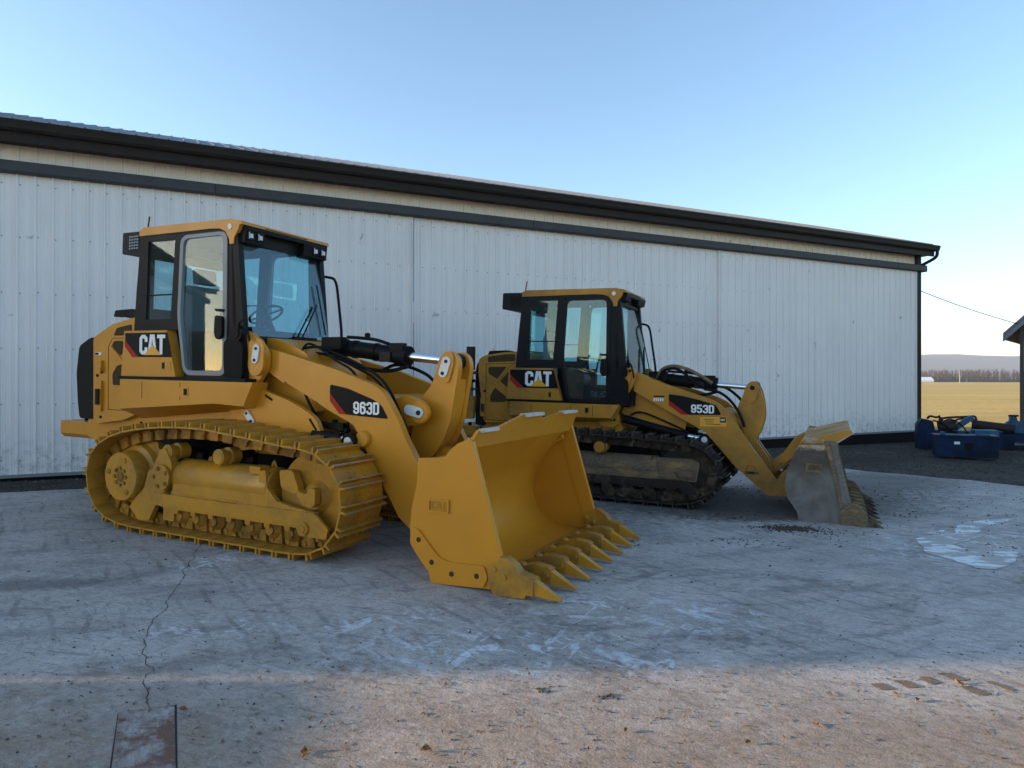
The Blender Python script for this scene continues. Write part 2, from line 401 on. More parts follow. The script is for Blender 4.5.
        bm = nb(); add_box(bm, -1.385+dx, -1.35+dx, s*(-yc+.004), s*(-yc+.012), 1.715+dz, 1.785+dz); finish('latch_recess', bm, 'black', sp)
    # ---------------- side sill box (overhanging the track)
    zi = Q['sill']
    for s in (-1, 1):
        yo = s*zi['yo']; yi = s*.55*sy
        bm = nb()
        x0, x1, x2, zt, zb0, zb1 = zi['x0'], zi['x1'], zi['x2'], zi['zt'], zi['zb0'], zi['zb1']
        P = lambda x, y, z: bm.verts.new((x, y, z))
        o = [P(x0, yo, zt), P(x1, yo, zt), P(x1, yo, zb1), P(x0, yo, zb0)]
        i_ = [P(x0, yi, zt), P(x2, yi, zt), P(x2-.10, yi, zb1-.05), P(x0+.05, yi, zb0-.12)]
        n_ = [P(x2, yo*.86+yi*.14, zt), P(x2-.13, yo*.86+yi*.14, zb1-.02)]
        F_ = bm.faces.new
        F_((o[0], o[1], o[2], o[3]))
        F_((o[1], n_[0], n_[1], o[2]))
        F_((n_[0], i_[1], i_[2], n_[1]))
        F_((o[0], i_[0], i_[1], n_[0], o[1]))
        F_((o[3], o[2], n_[1], i_[2], i_[3]))
        F_((o[0], o[3], i_[3], i_[0])); F_((i_[0], i_[3], i_[2], i_[1]))
        sb = finish('sill_box', bm, Yp, root, bevel=.012, smooth=25)
        for xs in zi['seams']:
            bm = nb(); add_box(bm, xs-.003, xs+.003, yo, yo+s*.002, zb1+.02, zt-.02); finish('panel_seam', bm, 'screen', sb)
        lx, lz = zi['latch']
        bm = nb(); add_box(bm, lx-.07, lx+.07, yo, yo+s*.006, lz-.05, lz+.05); finish('latch', bm, Yp, sb, bevel=.004)
        bm = nb(); add_box(bm, lx+.01, lx+.055, yo, yo+s*.012, lz-.035, lz+.035); finish('latch_recess', bm, 'black', sb)
        bm = nb(); add_box(bm, x0-.08, x2-.1, s*(zi['yo']-.03), s*.5, zt+.001, zt+.035); finish('black_trim', bm, 'black', sb)
    # ---------------- cab
    yo = HW
    bm = nb()
    # side frames: rear window and door openings
    rw_o = sh([(-1.865, 3.235), (-1.215, 3.235), (-1.26, 2.30), (-1.215, 2.15), (-1.965, 2.15), (-1.93, 2.6)])
    rw_i = sh([(-1.735, 3.165), (-1.285, 3.165), (-1.345, 2.30), (-1.345, 2.275), (-1.765, 2.275), (-1.75, 2.6)])
    for s in (-1, 1):
        add_ring(bm, rw_o, rw_i, s*yo, s*(yo-.09))
    do_o = sh([(-1.215, 3.235), (-.50, 3.235), (-.40, 3.10), (-.33, 2.3), (-.33, 1.60), (-1.08, 1.60), (-1.26, 2.30)])
    do_i = sh([(-1.175, 3.19), (-.58, 3.19), (-.49, 3.09), (-.465, 2.3), (-.465, 1.655), (-1.11, 1.655), (-1.22, 2.30)])
    for s in (-1, 1): add_ring(bm, do_o, do_i, s*yo, s*(yo-.08))
    # front corner posts, cross beams, floor, rear wall frame
    for s in (-1, 1):
        add_loft(bm, [(-.42+dx, s*yo, 3.2+dz), (-.33+dx, s*yo, 3.2+dz), (-.33+dx, s*(yo-.07), 3.2+dz), (-.42+dx, s*(yo-.07), 3.2+dz)],
                 [(-.35+dx, s*yo, 1.62+dz), (-.17+dx, s*yo, 1.62+dz), (-.17+dx, s*(yo-.07), 1.62+dz), (-.35+dx, s*(yo-.07), 1.62+dz)])
    add_box(bm, -1.95+dx, -.2+dx, -yo+.09, yo-.09, 1.60+dz, 1.66+dz)
    add_box(bm, -1.95+dx, -1.89+dx, -yo+.095, yo-.095, 2.15+dz, 2.42+dz)
    add_box(bm, -1.88+dx, -1.82+dx, -yo+.095, yo-.095, 3.10+dz, 3.23+dz)
    add_box(bm, -.42+dx, -.34+dx, -yo+.075, yo-.075, 3.08+dz, 3.23+dz)
    add_box(bm, -.19+dx, -.13+dx, -yo+.075, yo-.075, 1.62+dz, 2.08+dz)
    cab = finish('cab', bm, 'cabblack', root, bevel=.012)
    for s in (-1, 1):
        bm = nb(); add_ring(bm, rounded(sh([(-1.185, 3.195), (-.465, 3.195), (-.46, 2.3), (-.46, 1.65), (-1.115, 1.65), (-1.225, 2.30)]), .11),
                            rounded(sh([(-1.135, 3.155), (-.525, 3.155), (-.52, 2.3), (-.515, 1.70), (-1.085, 1.70), (-1.18, 2.30)]), .08), s*(yo+.012), s*(yo-.03))
        dr = finish('door', bm, 'cabblack' if not A else 'doorgrey', cab, bevel=.006)
        bm = nb(); add_prism(bm, rounded(sh([(-1.13, 3.15), (-.53, 3.15), (-.522, 2.3), (-.518, 1.705), (-1.082, 1.705), (-1.175, 2.30)]), .08), s*(yo-.004), s*(yo-.010))
        finish('door_glass', bm, 'glass' if A else 'glass_b', cab, smooth=0)
        bm = nb(); add_prism(bm, sh([(-1.735, 3.165), (-1.285, 3.165), (-1.345, 2.30), (-1.345, 2.275), (-1.765, 2.275), (-1.75, 2.6)]), s*(yo-.02), s*(yo-.027))
        finish('side_window', bm, 'glass' if A else 'glass_b', cab, smooth=0)
        bm = nb(); add_box(bm, -1.75+dx, -1.33+dx, s*(yo-.012), s*(yo-.03), 2.545+dz, 2.56+dz); finish('window_bar', bm, 'black', cab)
        bm = nb(); add_prism(bm, rounded(sh([(-.585, 2.30), (-.485, 2.28), (-.485, 2.06), (-.56, 2.03), (-.60, 2.1)]), .04), s*(yo+.012), s*(yo+.055)); finish('door_handle', bm, 'black', cab, bevel=.012)
        bm = nb(); add_prism(bm, rounded(sh([(-.62, 2.37), (-.48, 2.36), (-.50, 2.33), (-.60, 2.34)]), .01), s*(yo+.012), s*(yo+.03)); finish('door_latch', bm, 'black', cab)
    # rear glass and windshield
    bm = nb(); add_box(bm, -1.93+dx, -1.922+dx, -yo+.1, yo-.1, 2.42+dz, 3.10+dz); finish('rear_window', bm, 'glass' if A else 'glass_b', cab, smooth=0)
    bm = nb(); add_prism(bm, [(-.375+dx, 3.12+dz), (-.368+dx, 3.12+dz), (-.148+dx, 2.06+dz), (-.155+dx, 2.06+dz)], -yo+.07, yo-.07); finish('windshield', bm, 'windshield' if A else 'glass_b', cab, smooth=0)
    # roof
    bm = nb()
    top = sh([(-1.80, 3.33), (-.40, 3.315), (-.26, 3.285), (-.25, 3.25), (-.45, 3.235), (-1.87, 3.235), (-1.87, 3.30)])
    add_prism(bm, top, -yo-.015, yo+.015)
    rf = finish('roof', bm, Yp, cab, bevel=.022)
    for s in (-1, 1):
        bm = nb()
        cor = sh([(-.78, 3.24), (-.28, 3.26), (-.30, 3.20), (-.36, 3.12), (-.37, 3.05), (-.425, 3.05), (-.43, 3.10), (-.49, 3.19), (-.57, 3.225)])
        add_prism(bm, cor, s*(yo+.016), s*(yo-.05)); finish('roof_corner', bm, Yp, cab, bevel=.01)
        bm = nb(); add_cyl(bm, (-.42+dx, s*(yo+.014), 3.235+dz), (-.42+dx, s*(yo+.022), 3.235+dz), .03, seg=16); finish('roof_badge', bm, 'pinwhite', cab)
    # visor with lamp clusters under the roof front
    bm = nb(); add_box(bm, -.33+dx, -.235+dx, -yo+.04, yo-.04, 3.20+dz, 3.245+dz); add_prism(bm, sh([(-.33, 3.302), (-.245, 3.262), (-.28, 3.225), (-.35, 3.25)]), -yo*.52, yo*.45)
    finish('visor', bm, 'black', cab, bevel=.008)
    for s in (-1, 1):
        bm = nb(); y1 = s*(yo-.03); y0 = s*(yo-(.30 if s < 0 else .42))
        add_prism(bm, sh([(-.38, 3.235), (-.235, 3.235), (-.255, 3.07 if A else 3.14), (-.36, 3.05 if A else 3.12)]), y0, y1); lc = finish('lamp_housing', bm, 'black', cab, bevel=.012)
        for k in range(2 if A else 0):
            yk = s*(yo-.10-.13*k)
            bm = nb(); add_prism(bm, rounded([(yk-.045, 3.10+dz), (yk+.045, 3.10+dz), (yk+.045, 3.19+dz), (yk-.045, 3.19+dz)], .015), -.248+dx, -.232+dx, 'x'); finish('work_lamp', bm, 'grille', cab, bevel=.004)
            bm = nb(); add_box(bm, -.232+dx, -.226+dx, yk-.02, yk+.02, 3.12+dz, 3.165+dz); add_box(bm, -.232+dx, -.224+dx, yk-.035, yk-.028, 3.11+dz, 3.18+dz); finish('lamp_lens', bm, 'lens', cab)
    # rear box of the air conditioner
    bm = nb(); add_prism(bm, rounded(sh([(-2.21, 3.305), (-1.88, 3.30), (-1.885, 3.0), (-2.22, 3.055)]), .02), -yo+.02, yo-.02); ac = finish('rear_roof_box', bm, 'cabblack', cab, bevel=.012)
    bm = nb()
    for i in range(4):
        for j in range(5): add_box(bm, -2.08+i*.043+dx, -2.055+i*.043+dx, -yo+.005, -yo+.022, 3.10+j*.034+dz, 3.12+j*.034+dz)
    finish('vent', bm, 'grille' if not A else 'cream', cab)
    bm = nb(); add_tube(bm, [(-1.86+dx, -yo+.08, 3.31+dz), (-1.83+dx, -yo+.08, 3.48+dz)], .008, 6, False); finish('antenna', bm, 'black', cab)
    bm = nb(); add_prism(bm, rounded(sh([(-2.47, 2.41), (-2.15, 2.42), (-1.96, 2.38), (-1.96, 2.30), (-2.2, 2.31), (-2.42, 2.34), (-2.50, 2.33)]), .02), -.55*sy, -.45*sy); finish('rear_bracket', bm, 'black', cab, bevel=.01)
    bm = nb(); add_tube(bm, [(-.36+dx, yo+.0, 2.88+dz), (-.30+dx, yo+.07, 2.88+dz), (-.20+dx, yo+.09, 2.82+dz), (-.14+dx, yo+.09, 2.5+dz), (-.08+dx, yo+.07, 2.14+dz), (-.1+dx, yo+.02, 2.08+dz)], .017, 8, per=4); finish('grab_rail', bm, 'black', cab)
    bm = nb(); add_tube(bm, [(-.22+dx, -yo-.02, 2.05+dz), (-.22+dx, -yo-.06, 2.2+dz), (-.14+dx, -yo-.06, 2.22+dz), (-.1+dx, -yo-.03, 2.02+dz)], .012, 8, per=4); finish('grab_rail', bm, 'black', cab)
    for s in (-1,):
        bm = nb(); add_cyl(bm, (-.28+dx, s*(yo+.0), 2.10+dz), (-.28+dx, s*(yo+.05), 2.10+dz), .085, seg=24); add_cyl(bm, (-.28+dx, s*(yo+.05), 2.10+dz), (-.28+dx, s*(yo+.062), 2.10+dz), .05, seg=20); finish('fuel_cap', bm, 'black', cab, bevel=.006)
        bm = nb(); add_prism(bm, rounded(sh([(-.46, 2.03), (-.28, 2.05), (-.18, 1.98), (-.19, 1.62), (-.44, 1.62), (-.46, 1.8)]), .05), s*(yo+.0), s*(yo+.045)); finish('access_cover', bm, 'rubber', cab, bevel=.02)
    # wipers
    for (y0, z0, y1, z1) in ((.10, 2.1, .42, 2.50), (.02, 2.1, .34, 2.46), (.50, 2.15, .47, 2.75)):
        bm = nb(); xa = -.13-(z0-2.06)*.2075; xb = -.13-(z1-2.06)*.2075
        add_tube(bm, [(xa+dx+.02, y0*sy, z0+dz), (xb+dx+.02, y1*sy, z1+dz)], .009, 6, False); finish('wiper', bm, 'black', cab)
    bm = nb(); add_box(bm, -.135+dx, -.08+dx, -.05*sy, .3*sy, 2.045+dz, 2.10+dz); finish('wiper_motor', bm, 'black', cab, bevel=.01)
    # inside
    for s in (-1, 1):
        bm = nb(); add_tube(bm, [(-.95+dx, s*.36*sy, 2.12+dz), (-.93+dx, s*.36*sy, 2.24+dz), (-.90+dx, s*.35*sy, 2.31+dz)], .014, 8); add_cyl(bm, (-.905+dx, s*.35*sy, 2.29+dz), (-.885+dx, s*.35*sy, 2.37+dz), .026, seg=12); finish('control_lever', bm, 'black', cab)
    bm = nb(); add_prism(bm, rounded(sh([(-1.64, 2.74), (-1.66, 2.92), (-1.56, 2.93), (-1.54, 2.75)]), .03), -.13, .13); finish('headrest', bm, 'seat', cab, bevel=.02)
    bm = nb(); add_prism(bm, rounded(sh([(-1.62, 2.0), (-1.66, 2.62), (-1.60, 2.72), (-1.50, 2.70), (-1.46, 2.05), (-1.05, 2.07), (-1.0, 2.0), (-1.05, 1.9), (-1.5, 1.88)]), .05), -.26*sy, .26*sy); finish('seat', bm, 'seat', cab, bevel=.03)
    bm = nb(); add_box(bm, -1.5+dx, -1.1+dx, -.2*sy, .2*sy, 1.66+dz, 1.9+dz)
    for s in (-1, 1): add_box(bm, -1.35+dx, -.95+dx, s*.30*sy, s*.42*sy, 1.66+dz, 2.15+dz)
    finish('seat_base', bm, 'cabblack', cab, bevel=.02)
    bm = nb(); add_prism(bm, sh([(-.42, 1.66), (-.22, 1.66), (-.20, 2.08), (-.30, 2.16), (-.42, 2.05)]), -.35*sy, .35*sy); finish('dashboard', bm, 'cabblack', cab, bevel=.03)
    bm = nb()
    c0 = Vector((-.58+dx, 0, 2.36+dz)); ax = Vector((-.5, 0, .86)).normalized(); u = ax.orthogonal().normalized(); w = ax.cross(u)
    add_tube(bm, [c0+(u*math.cos(t)+w*math.sin(t))*.19 for t in [2*math.pi*k/16 for k in range(17)]], .014, 8, per=2)
    add_tube(bm, [c0, c0-ax*.35], .03, 8, False); add_tube(bm, [c0+u*.19, c0-u*.19], .012, 6, False); finish('steering_wheel', bm, 'black', cab)
    bm = nb(); add_box(bm, -1.88+dx, -1.80+dx, -yo+.095, yo-.095, 1.66+dz, 2.2+dz); add_box(bm, -1.86+dx, -.45+dx, yo-.09, yo-.07, 1.66+dz, 1.9+dz); finish('trim_panel', bm, 'cabblack', cab)

    # ---------------- loader towers, front frame
    yt = Q['yt']
    for s in (-1, 1):
        bm = nb(); add_prism(bm, rounded(Q['tower'], .05), s*yt, s*(yt-.06)); tw = finish('loader_tower', bm, Yp, root, bevel=.01)
        if s < 0 or True:
            bm = nb(); add_prism(bm, rounded(Q['tower_pad'], .045), s*yt, s*(yt+.035)); finish('pivot_pad', bm, Yp, tw, bevel=.01)
            if A:
                pp, c1, c2 = pin_plate('pin_plate', Q['armpin'][0], Q['armpin'][1], R(80), s*(yt+.035), tw, s, .20, .085)
                for c in (c1, c2):
                    bm = nb(); add_cyl(bm, (c[0], s*(yt+.05), c[1]), (c[0], s*(yt+.056), c[1]), .017, seg=12); finish('bolt', bm, 'darksteel', tw)
                pp, c1, c2 = pin_plate('pin_plate', -.15, 1.22, R(-50), s*(yt+.005), tw, s, .17, .07)
                for c in (c1, c2):
                    bm = nb(); add_cyl(bm, (c[0], s*(yt+.02), c[1]), (c[0], s*(yt+.026), c[1]), .017, seg=12); finish('bolt', bm, 'darksteel', tw)
            bolt_dots('bolt', Q['tower_bolts'], s*yt, tw, .022, 'black', s, .01)
            for (a, b, c, d) in Q.get('tower_slots', []):
                bm = nb(); dd = Vector((c-a, d-b)).normalized()*.0; n = Vector((-(d-b), c-a)).normalized()*.012
                add_prism(bm, [(a+n.x, b+n.y), (c+n.x, d+n.y), (c-n.x, d-n.y), (a-n.x, b-n.y)], s*yt, s*(yt+.003)); finish('slot', bm, 'black', tw)
        bm = nb(); add_prism(bm, Q['inner_plate'], s*(yt-Q.get('ipd', .18)), s*(yt-Q.get('ipd', .18)-.04)); finish('inner_frame_plate', bm, Yp, tw, bevel=.008)
    bm = nb(); add_prism(bm, Q['cowl'], -Q['cw'], Q['cw']); finish('front_cowl', bm, Yp, root, bevel=.03)
    # ---------------- lift arms
    ya = Q['ya']
    for s in (-1, 1):
        bm = nb(); add_prism(bm, rounded(Q['arm'], .04), s*ya, s*(ya-.085)); ar = finish('lift_arm', bm, Yp, root, bevel=.012)
        bm = nb(); add_prism(bm, rounded(Q['arm_root'], .03), s*(ya-.01), s*(ya-.075)); finish('arm_root', bm, Yp, ar, bevel=.008)
        bm = nb(); add_prism(bm, rounded(Q['decal'], .03), s*ya, s*(ya+.003)); finish('black_decal', bm, 'black', ar, smooth=0)
        bm = nb(); add_prism(bm, Q['redstripe'], s*ya, s*(ya+.0045)); finish('red_stripe', bm, 'red', ar, smooth=0)
        d = Q['digits']; bm = nb(); letters(bm, Q['num'], d[0], d[1], d[2], d[3], s*(ya+.003), dirn=s); finish('lettering', bm, 'white', ar, smooth=0, label='white model number ' + Q['num'])
        if not A and s < 0:
            x0, x1, z0, z1 = Q['sticker']
            bm = nb(); add_prism(bm, [(x0, z0), (x1, z0+.015), (x1, z1+.015), (x0, z1)], -ya, -ya-.003); finish('yellow_sticker', bm, 'amber', ar, smooth=0)
            bm = nb(); add_box(bm, x1-.085, x1-.005, -ya-.003, -ya-.005, z1-.062, z1+.008); finish('sticker_badge', bm, 'black', ar, smooth=0)
            bm = nb()
            letters(bm, 'CAT', x1-.075, x1-.015, z1-.042, z1-.012, -ya-.005)
            finish('badge_lettering', bm, 'white', ar, smooth=0)
            bm = nb()
            for k, (a, b) in enumerate(((.05, .19), (.07, .17), (.08, .27))):
                zz = z1-.035-.03*k
                xx = x0+a
                while xx < x0+b: add_box(bm, xx, xx+.010, -ya-.003, -ya-.005, zz, zz+.010); xx += .014
            finish('sticker_print', bm, 'black', ar, smooth=0)
            bm = nb()
            for k in range(5): add_box(bm, -.05+k*.03, -.03+k*.03, -ya, -ya-.004, 1.375, 1.42)
            finish('white_stencil', bm, 'white', ar, smooth=0)
            bm = nb(); add_box(bm, -.05, .10, -ya, -ya-.004, 1.435, 1.455); finish('serial_plate', bm, 'black', ar, smooth=0)
        for (cx_, cz_, r_) in Q['arm_bosses']:
            bm = nb(); add_lathe(bm, (cx_, s*ya, cz_), (0, s, 0), [(0, r_), (.03, r_*.95), (.045, r_*.8)], 24); finish('pin_boss', bm, Yp, ar, bevel=.004)
        if not A:
            bm = nb(); add_tube(bm, [(1.22, s*(ya+.0), .50), (1.24, s*(ya+.03), .56), (1.31, s*(ya+.03), .56), (1.34, s*ya, .49)], .008, 6, per=3); finish('tie_ring', bm, Yp, ar)
            bm = nb(); add_box(bm, 1.2, 1.38, s*ya, s*(ya+.008), .44, .475); finish('step_plate', bm, 'mudlight', ar)
        # lift cylinder
        c0, c1, c2, yl = Q['lift']
        yl = s*yl
        bm = nb(); add_cyl(bm, (c0[0], yl, c0[1]), (c1[0], yl, c1[1]), Q['lift_r'], seg=24); add_cyl(bm, (c1[0]-.03, yl, c1[1]), (c1[0]+.03, yl, c1[1]-.004), Q['lift_r']*1.18, seg=24); lc = finish('lift_cylinder', bm, 'black', root, bevel=.006)
        bm = nb(); add_cyl(bm, (c1[0], yl, c1[1]), (c2[0], yl, c2[1]), .035, seg=20); finish('piston_rod', bm, 'chrome', lc)
        bm = nb(); add_cyl(bm, (c2[0], yl-.05, c2[1]), (c2[0], yl+.05, c2[1]), .078, seg=24); finish('rod_eye', bm, 'black', lc, bevel=.008)
        bm = nb(); add_cyl(bm, (c2[0], s*(abs(yl)+.05), c2[1]), (c2[0], s*(abs(yl)+.062), c2[1]), .042, seg=20); finish('pin_cap', bm, 'pinwhite', lc, bevel=.003)
        if A: continue
        bm = nb(); add_tube(bm, [(c0[0]+.1, yl, c0[1]+Q['lift_r']), (c0[0]+.3, yl, c0[1]+Q['lift_r']+.04), (c1[0]-.05, yl, c1[1]+Q['lift_r']+.03), (c1[0], yl, c1[1]+Q['lift_r'])], .014, 8); finish('hydraulic_line', bm, 'rubber', lc)
    if A:
        bm = nb(); add_box(bm, .80, .98, -.50, -.40, 1.13, 1.20); add_cyl(bm, (.55, -.46, 1.20), (1.02, -.46, 1.13), .032, seg=14); add_cyl(bm, (.84, -.45, 1.18), (.84, -.45, 1.235), .028, seg=12); finish('hydraulic_fitting', bm, 'black', root, bevel=.006)
        bm = nb(); add_tube(bm, [(.38, -.46, 1.62), (.46, -.47, 1.48), (.55, -.47, 1.34), (.66, -.46, 1.2)], .014, 8); finish('hydraulic_hose', bm, 'rubber', root)
        bm = nb(); add_tube(bm, [(.95, -.42, 1.3), (1.0, -.44, 1.2), (.9, -.45, 1.15)], .013, 8); finish('hydraulic_hose', bm, 'rubber', root)
    # cross tube between the arms
    k = Q['cross']; bm = nb()
    add_prism(bm, k['poly'], -ya+.09, ya-.09); ct = finish('cross_tube', bm, Yp, root, bevel=.03)
    for s in (-1, 1):
        if not A: continue
        bm = nb(); add_prism(bm, rounded(k['fork'], .05), s*.30, s*.25); fk = finish('fork_plate', bm, Yp, ct, bevel=.012)
        bm = nb(); add_lathe(bm, (k['pin'][0], s*.30, k['pin'][1]), (0, s, 0), [(-.02, .11), (.02, .11), (.03, .10)], 28); finish('pin_boss', bm, Yp, ct, bevel=.004)
        pp, c1, c2 = pin_plate('pin_plate', k['pin'][0]-.05, k['pin'][1]+.01, R(-12), s*.328, ct, s, .22, .10) if A else (None, k['pin'], k['pin'])
        bm = nb(); add_cyl(bm, (c1[0], s*.328, c1[1]), (c1[0], s*.352, c1[1]), .024, seg=14); finish('bolt', bm, 'darksteel', ct)
    # tilt lever
    bm = nb()
    for s in (-1, 1): add_prism(bm, rounded(Q['lever'], .06), s*.15, s*.075)
    add_prism(bm, Q['lever_web'], -.075, .075)
    lv = finish('tilt_lever', bm, Yp, root, bevel=.012)
    for s in (-1, 1):
        tp = Q['lever_top']
        bm = nb(); add_prism(bm, rounded([(tp[0]-.085, tp[1]-.20), (tp[0]+.03, tp[1]-.22), (tp[0]+.09, tp[1]+.0), (tp[0]+.06, tp[1]+.09), (tp[0]-.03, tp[1]+.09), (tp[0]-.07, tp[1]+.02)], .05), s*.15, s*.17); finish('lever_pad', bm, Yp, lv, bevel=.006)
        if A:
            pp, c1, c2 = pin_plate('pin_plate', tp[0]-.01, tp[1]-.06, R(72), s*.17, lv, s, .21, .095)
            for c in (c1, c2):
                bm = nb(); add_cyl(bm, (c[0], s*.186, c[1]), (c[0], s*.192, c[1]), .018, seg=12); finish('bolt', bm, 'darksteel', lv)
        else: bolt_dots('bolt', [tp], s*.17, lv, .035, 'black', s, .006)
    # tilt cylinder
    t = Q['tilt']; bm = nb(); a0, a1, a2 = [Vector((p[0], 0, p[1])) for p in t['pts']]; r_ = t['r']
    add_cyl(bm, a0, a1, r_, seg=28); dd = (a1-a0).normalized()
    add_cyl(bm, a1-dd*.14, a1, r_*1.22, seg=28); add_cyl(bm, a0, a0+dd*.10, r_*1.15, seg=28); add_box(bm, a0.x-.12, a0.x+.05, -.09, .09, a0.z-.07, a0.z+.07)
    add_box(bm, a1.x-.18, a1.x-.02, -r_*1.1, -.02, a1.z+r_*.6, a1.z+r_*1.55)
    for q in (.25, .55): add_cyl(bm, a0+(a1-a0)*q-dd*.02, a0+(a1-a0)*q+dd*.02, r_*1.1, seg=28)
    add_box(bm, a0.x-.1, a0.x+.16, -.17, -.07, a0.z-.03, a0.z+.10)
    tc = finish('tilt_cylinder', bm, 'black', root, bevel=.008)
    bm = nb(); add_tube(bm, [a0+Vector((.05, -.1, -r_)), a0+(a1-a0)*.3+Vector((0, -.08, -r_*1.9)), a0+(a1-a0)*.7+Vector((0, -.05, -r_*2.1)), a1+Vector((.0, -.03, -r_*1.2))], .02, 8); finish('hydraulic_hose', bm, 'rubber', tc)
    bm = nb(); add_lathe(bm, (a0.x+.42, -.05, a0.z+r_*1.0), (0, 0, 1), [(0, .03), (.05, .03), (.06, .012)], 12); finish('fitting', bm, 'black', tc)
    bm = nb(); add_cyl(bm, a1, a2-dd*.05, t['rr'], seg=24); finish('piston_rod', bm, 'chrome', tc)
    bm = nb(); add_cyl(bm, (a2.x, -.07, a2.z), (a2.x, .07, a2.z), .085, seg=24); finish('rod_eye', bm, 'black', tc, bevel=.006)
    bm = nb(); add_box(bm, a1.x-.30, a1.x-.17, -r_*1.25, -r_*.9, a1.z-.06, a1.z+.04); finish('port_block', bm, 'darksteel', tc, bevel=.006)
    bm = nb(); add_tube(bm, [a0+Vector((.15, -r_*.5, r_*1.2)), a0+dd*.5+Vector((0, -r_*.6, r_*1.5)), a1+Vector((-.22, -r_*.6, r_*1.45))], .018, 8); finish('steel_line', bm, 'black', tc)
    for i, h in enumerate(Q['hoses']):
        bm = nb(); add_tube(bm, h[1], h[0], 8); finish('hydraulic_hose', bm, h[2], root)
    # ---------------- bucket
    b = Q['bucket']; W = b['w']
    n = len(b['in'])
    bm = nb()
    # the shell: a curved sheet with thickness
    pin = [Vector(p) for p in b['in']]; pout = []
    for i, p in enumerate(pin):
        d = (pin[min(i+1, n-1)]-pin[max(i-1, 0)]).normalized(); pout.append(p-Vector((-d.y, d.x))*.035*b['flip'])
    fine_i = catmull([(p.x, 0, p.y) for p in pin], 4); fine_o = catmull([(p.x, 0, p.y) for p in pout], 4)
    poly = [(p.x, p.z) for p in fine_i]+[(p.x, p.z) for p in fine_o[::-1]]
    add_prism(bm, poly, -W+.03, W-.03)
    bk = finish('bucket', bm, b['min'], root, smooth=40)
    bm = nb(); add_prism(bm, b['back'], -W+.04, W-.04); finish('back_shell', bm, Yp, bk, bevel=.01)
    for s in (-1, 1):
        bm = nb(); add_prism(bm, b['side'], s*(W-.03), s*W); finish('side_plate', bm, b['mside'], bk, bevel=.004)
        bm = nb(); add_prism(bm, b['edge'], s*(W-.04), s*(W+.012)); finish('side_edge', bm, b['medge'], bk, bevel=.004)
        if not A:
            bm = nb(); add_prism(bm, [(2.165, .98), (2.215, .98), (2.25, .85), (2.34, .45), (2.38, .2), (2.355, .2), (2.30, .45), (2.20, .85)], s*W, s*(W+.03)); finish('edge_stiffener', bm, 'tube_b', bk, bevel=.004)
        if b.get('wear'):
            bm = nb(); add_prism(bm, rounded(b['wear'], .03), s*W, s*(W+.02)); finish('wear_plate', bm, Yp, bk, bevel=.005)
            for (x, z) in b['wearbolts']:
                bm = nb(); add_cyl(bm, (x, s*(W+.02), z), (x, s*(W+.022), z), .022, seg=16); finish('bolt_hole', bm, 'screen', bk)
        bm = nb(); add_prism(bm, rounded(b['corner'], .025), s*(W-.055), s*(W+.045)); finish('corner_adapter', bm, b['mtooth'], bk, bevel=.012)
        for (x, z) in b['cornerbolts']:
            bm = nb(); add_cyl(bm, (x, s*(W+.045), z), (x, s*(W+.056), z), .028, seg=18); finish('bolt', bm, b['mtooth'], bk, bevel=.004)
            bm = nb(); add_lathe(bm, (x-.03, s*(W-.05), z), (0, -s, 0), [(0, .03), (.02, .028), (.03, .015)], 14); finish('bolt', bm, b['mtooth'], bk)
        # emblem
        x, z, w_, h_ = b['emblem']
        bm = nb(); add_ring(bm, [(x, z), (x+w_, z), (x+w_, z+h_), (x, z+h_)], [(x+.016, z+.016), (x+w_-.016, z+.016), (x+w_-.016, z+h_-.016), (x+.016, z+h_-.016)], s*W, s*(W+.018))
        add_box(bm, x+.012, x+w_-.012, s*W, s*(W+.003), z+.012, z+h_-.012)
        finish('emblem', bm, b['memb'], bk)
        bm = nb(); letters(bm, 'CAT', x+.03, x+w_-.03, z+.025, z+h_-.025, s*(W+.005), dirn=s, thick=.004); finish('emblem_lettering', bm, b['memb2'], bk)
    bm = nb(); e = b['cutedge']; add_prism(bm, e, -W+.02, W-.02); finish('cutting_edge', bm, b['mtooth'], bk, bevel=.006)
    # teeth
    nt_ = 8; tx, tz = b['tip']; bx = b['toothbase']
    for i in range(nt_):
        y = -(W-.01)+(2*W-.02)*i/(nt_-1)
        bm = nb()
        h0 = .05; w0 = .040 if A else .042
        A_ = [(bx, y-w0, tz+.005), (bx, y+w0, tz+.005), (bx, y+w0, tz+.12), (bx, y-w0, tz+.12)]
        xm = bx+(tx-bx)*.45
        B_ = [(xm, y-w0*.8, tz-.01), (xm, y+w0*.8, tz-.01), (xm, y+w0*.8, tz+.065), (xm, y-w0*.8, tz+.065)]
        C_ = [(tx, y-w0*.5, tz-.02), (tx, y+w0*.5, tz-.02), (tx, y+w0*.5, tz-.008), (tx, y-w0*.5, tz-.008)]
        vs = [[bm.verts.new(p) for p in q] for q in (A_, B_, C_)]
        bm.faces.new(vs[0][::-1]); bm.faces.new(vs[2])
        for u_, v_ in zip(vs, vs[1:]):
            for k_ in range(4): bm.faces.new((u_[k_], u_[(k_+1) % 4], v_[(k_+1) % 4], v_[k_]))
        finish('tooth', bm, b['mtip'], bk, bevel=.012)
        bm = nb()
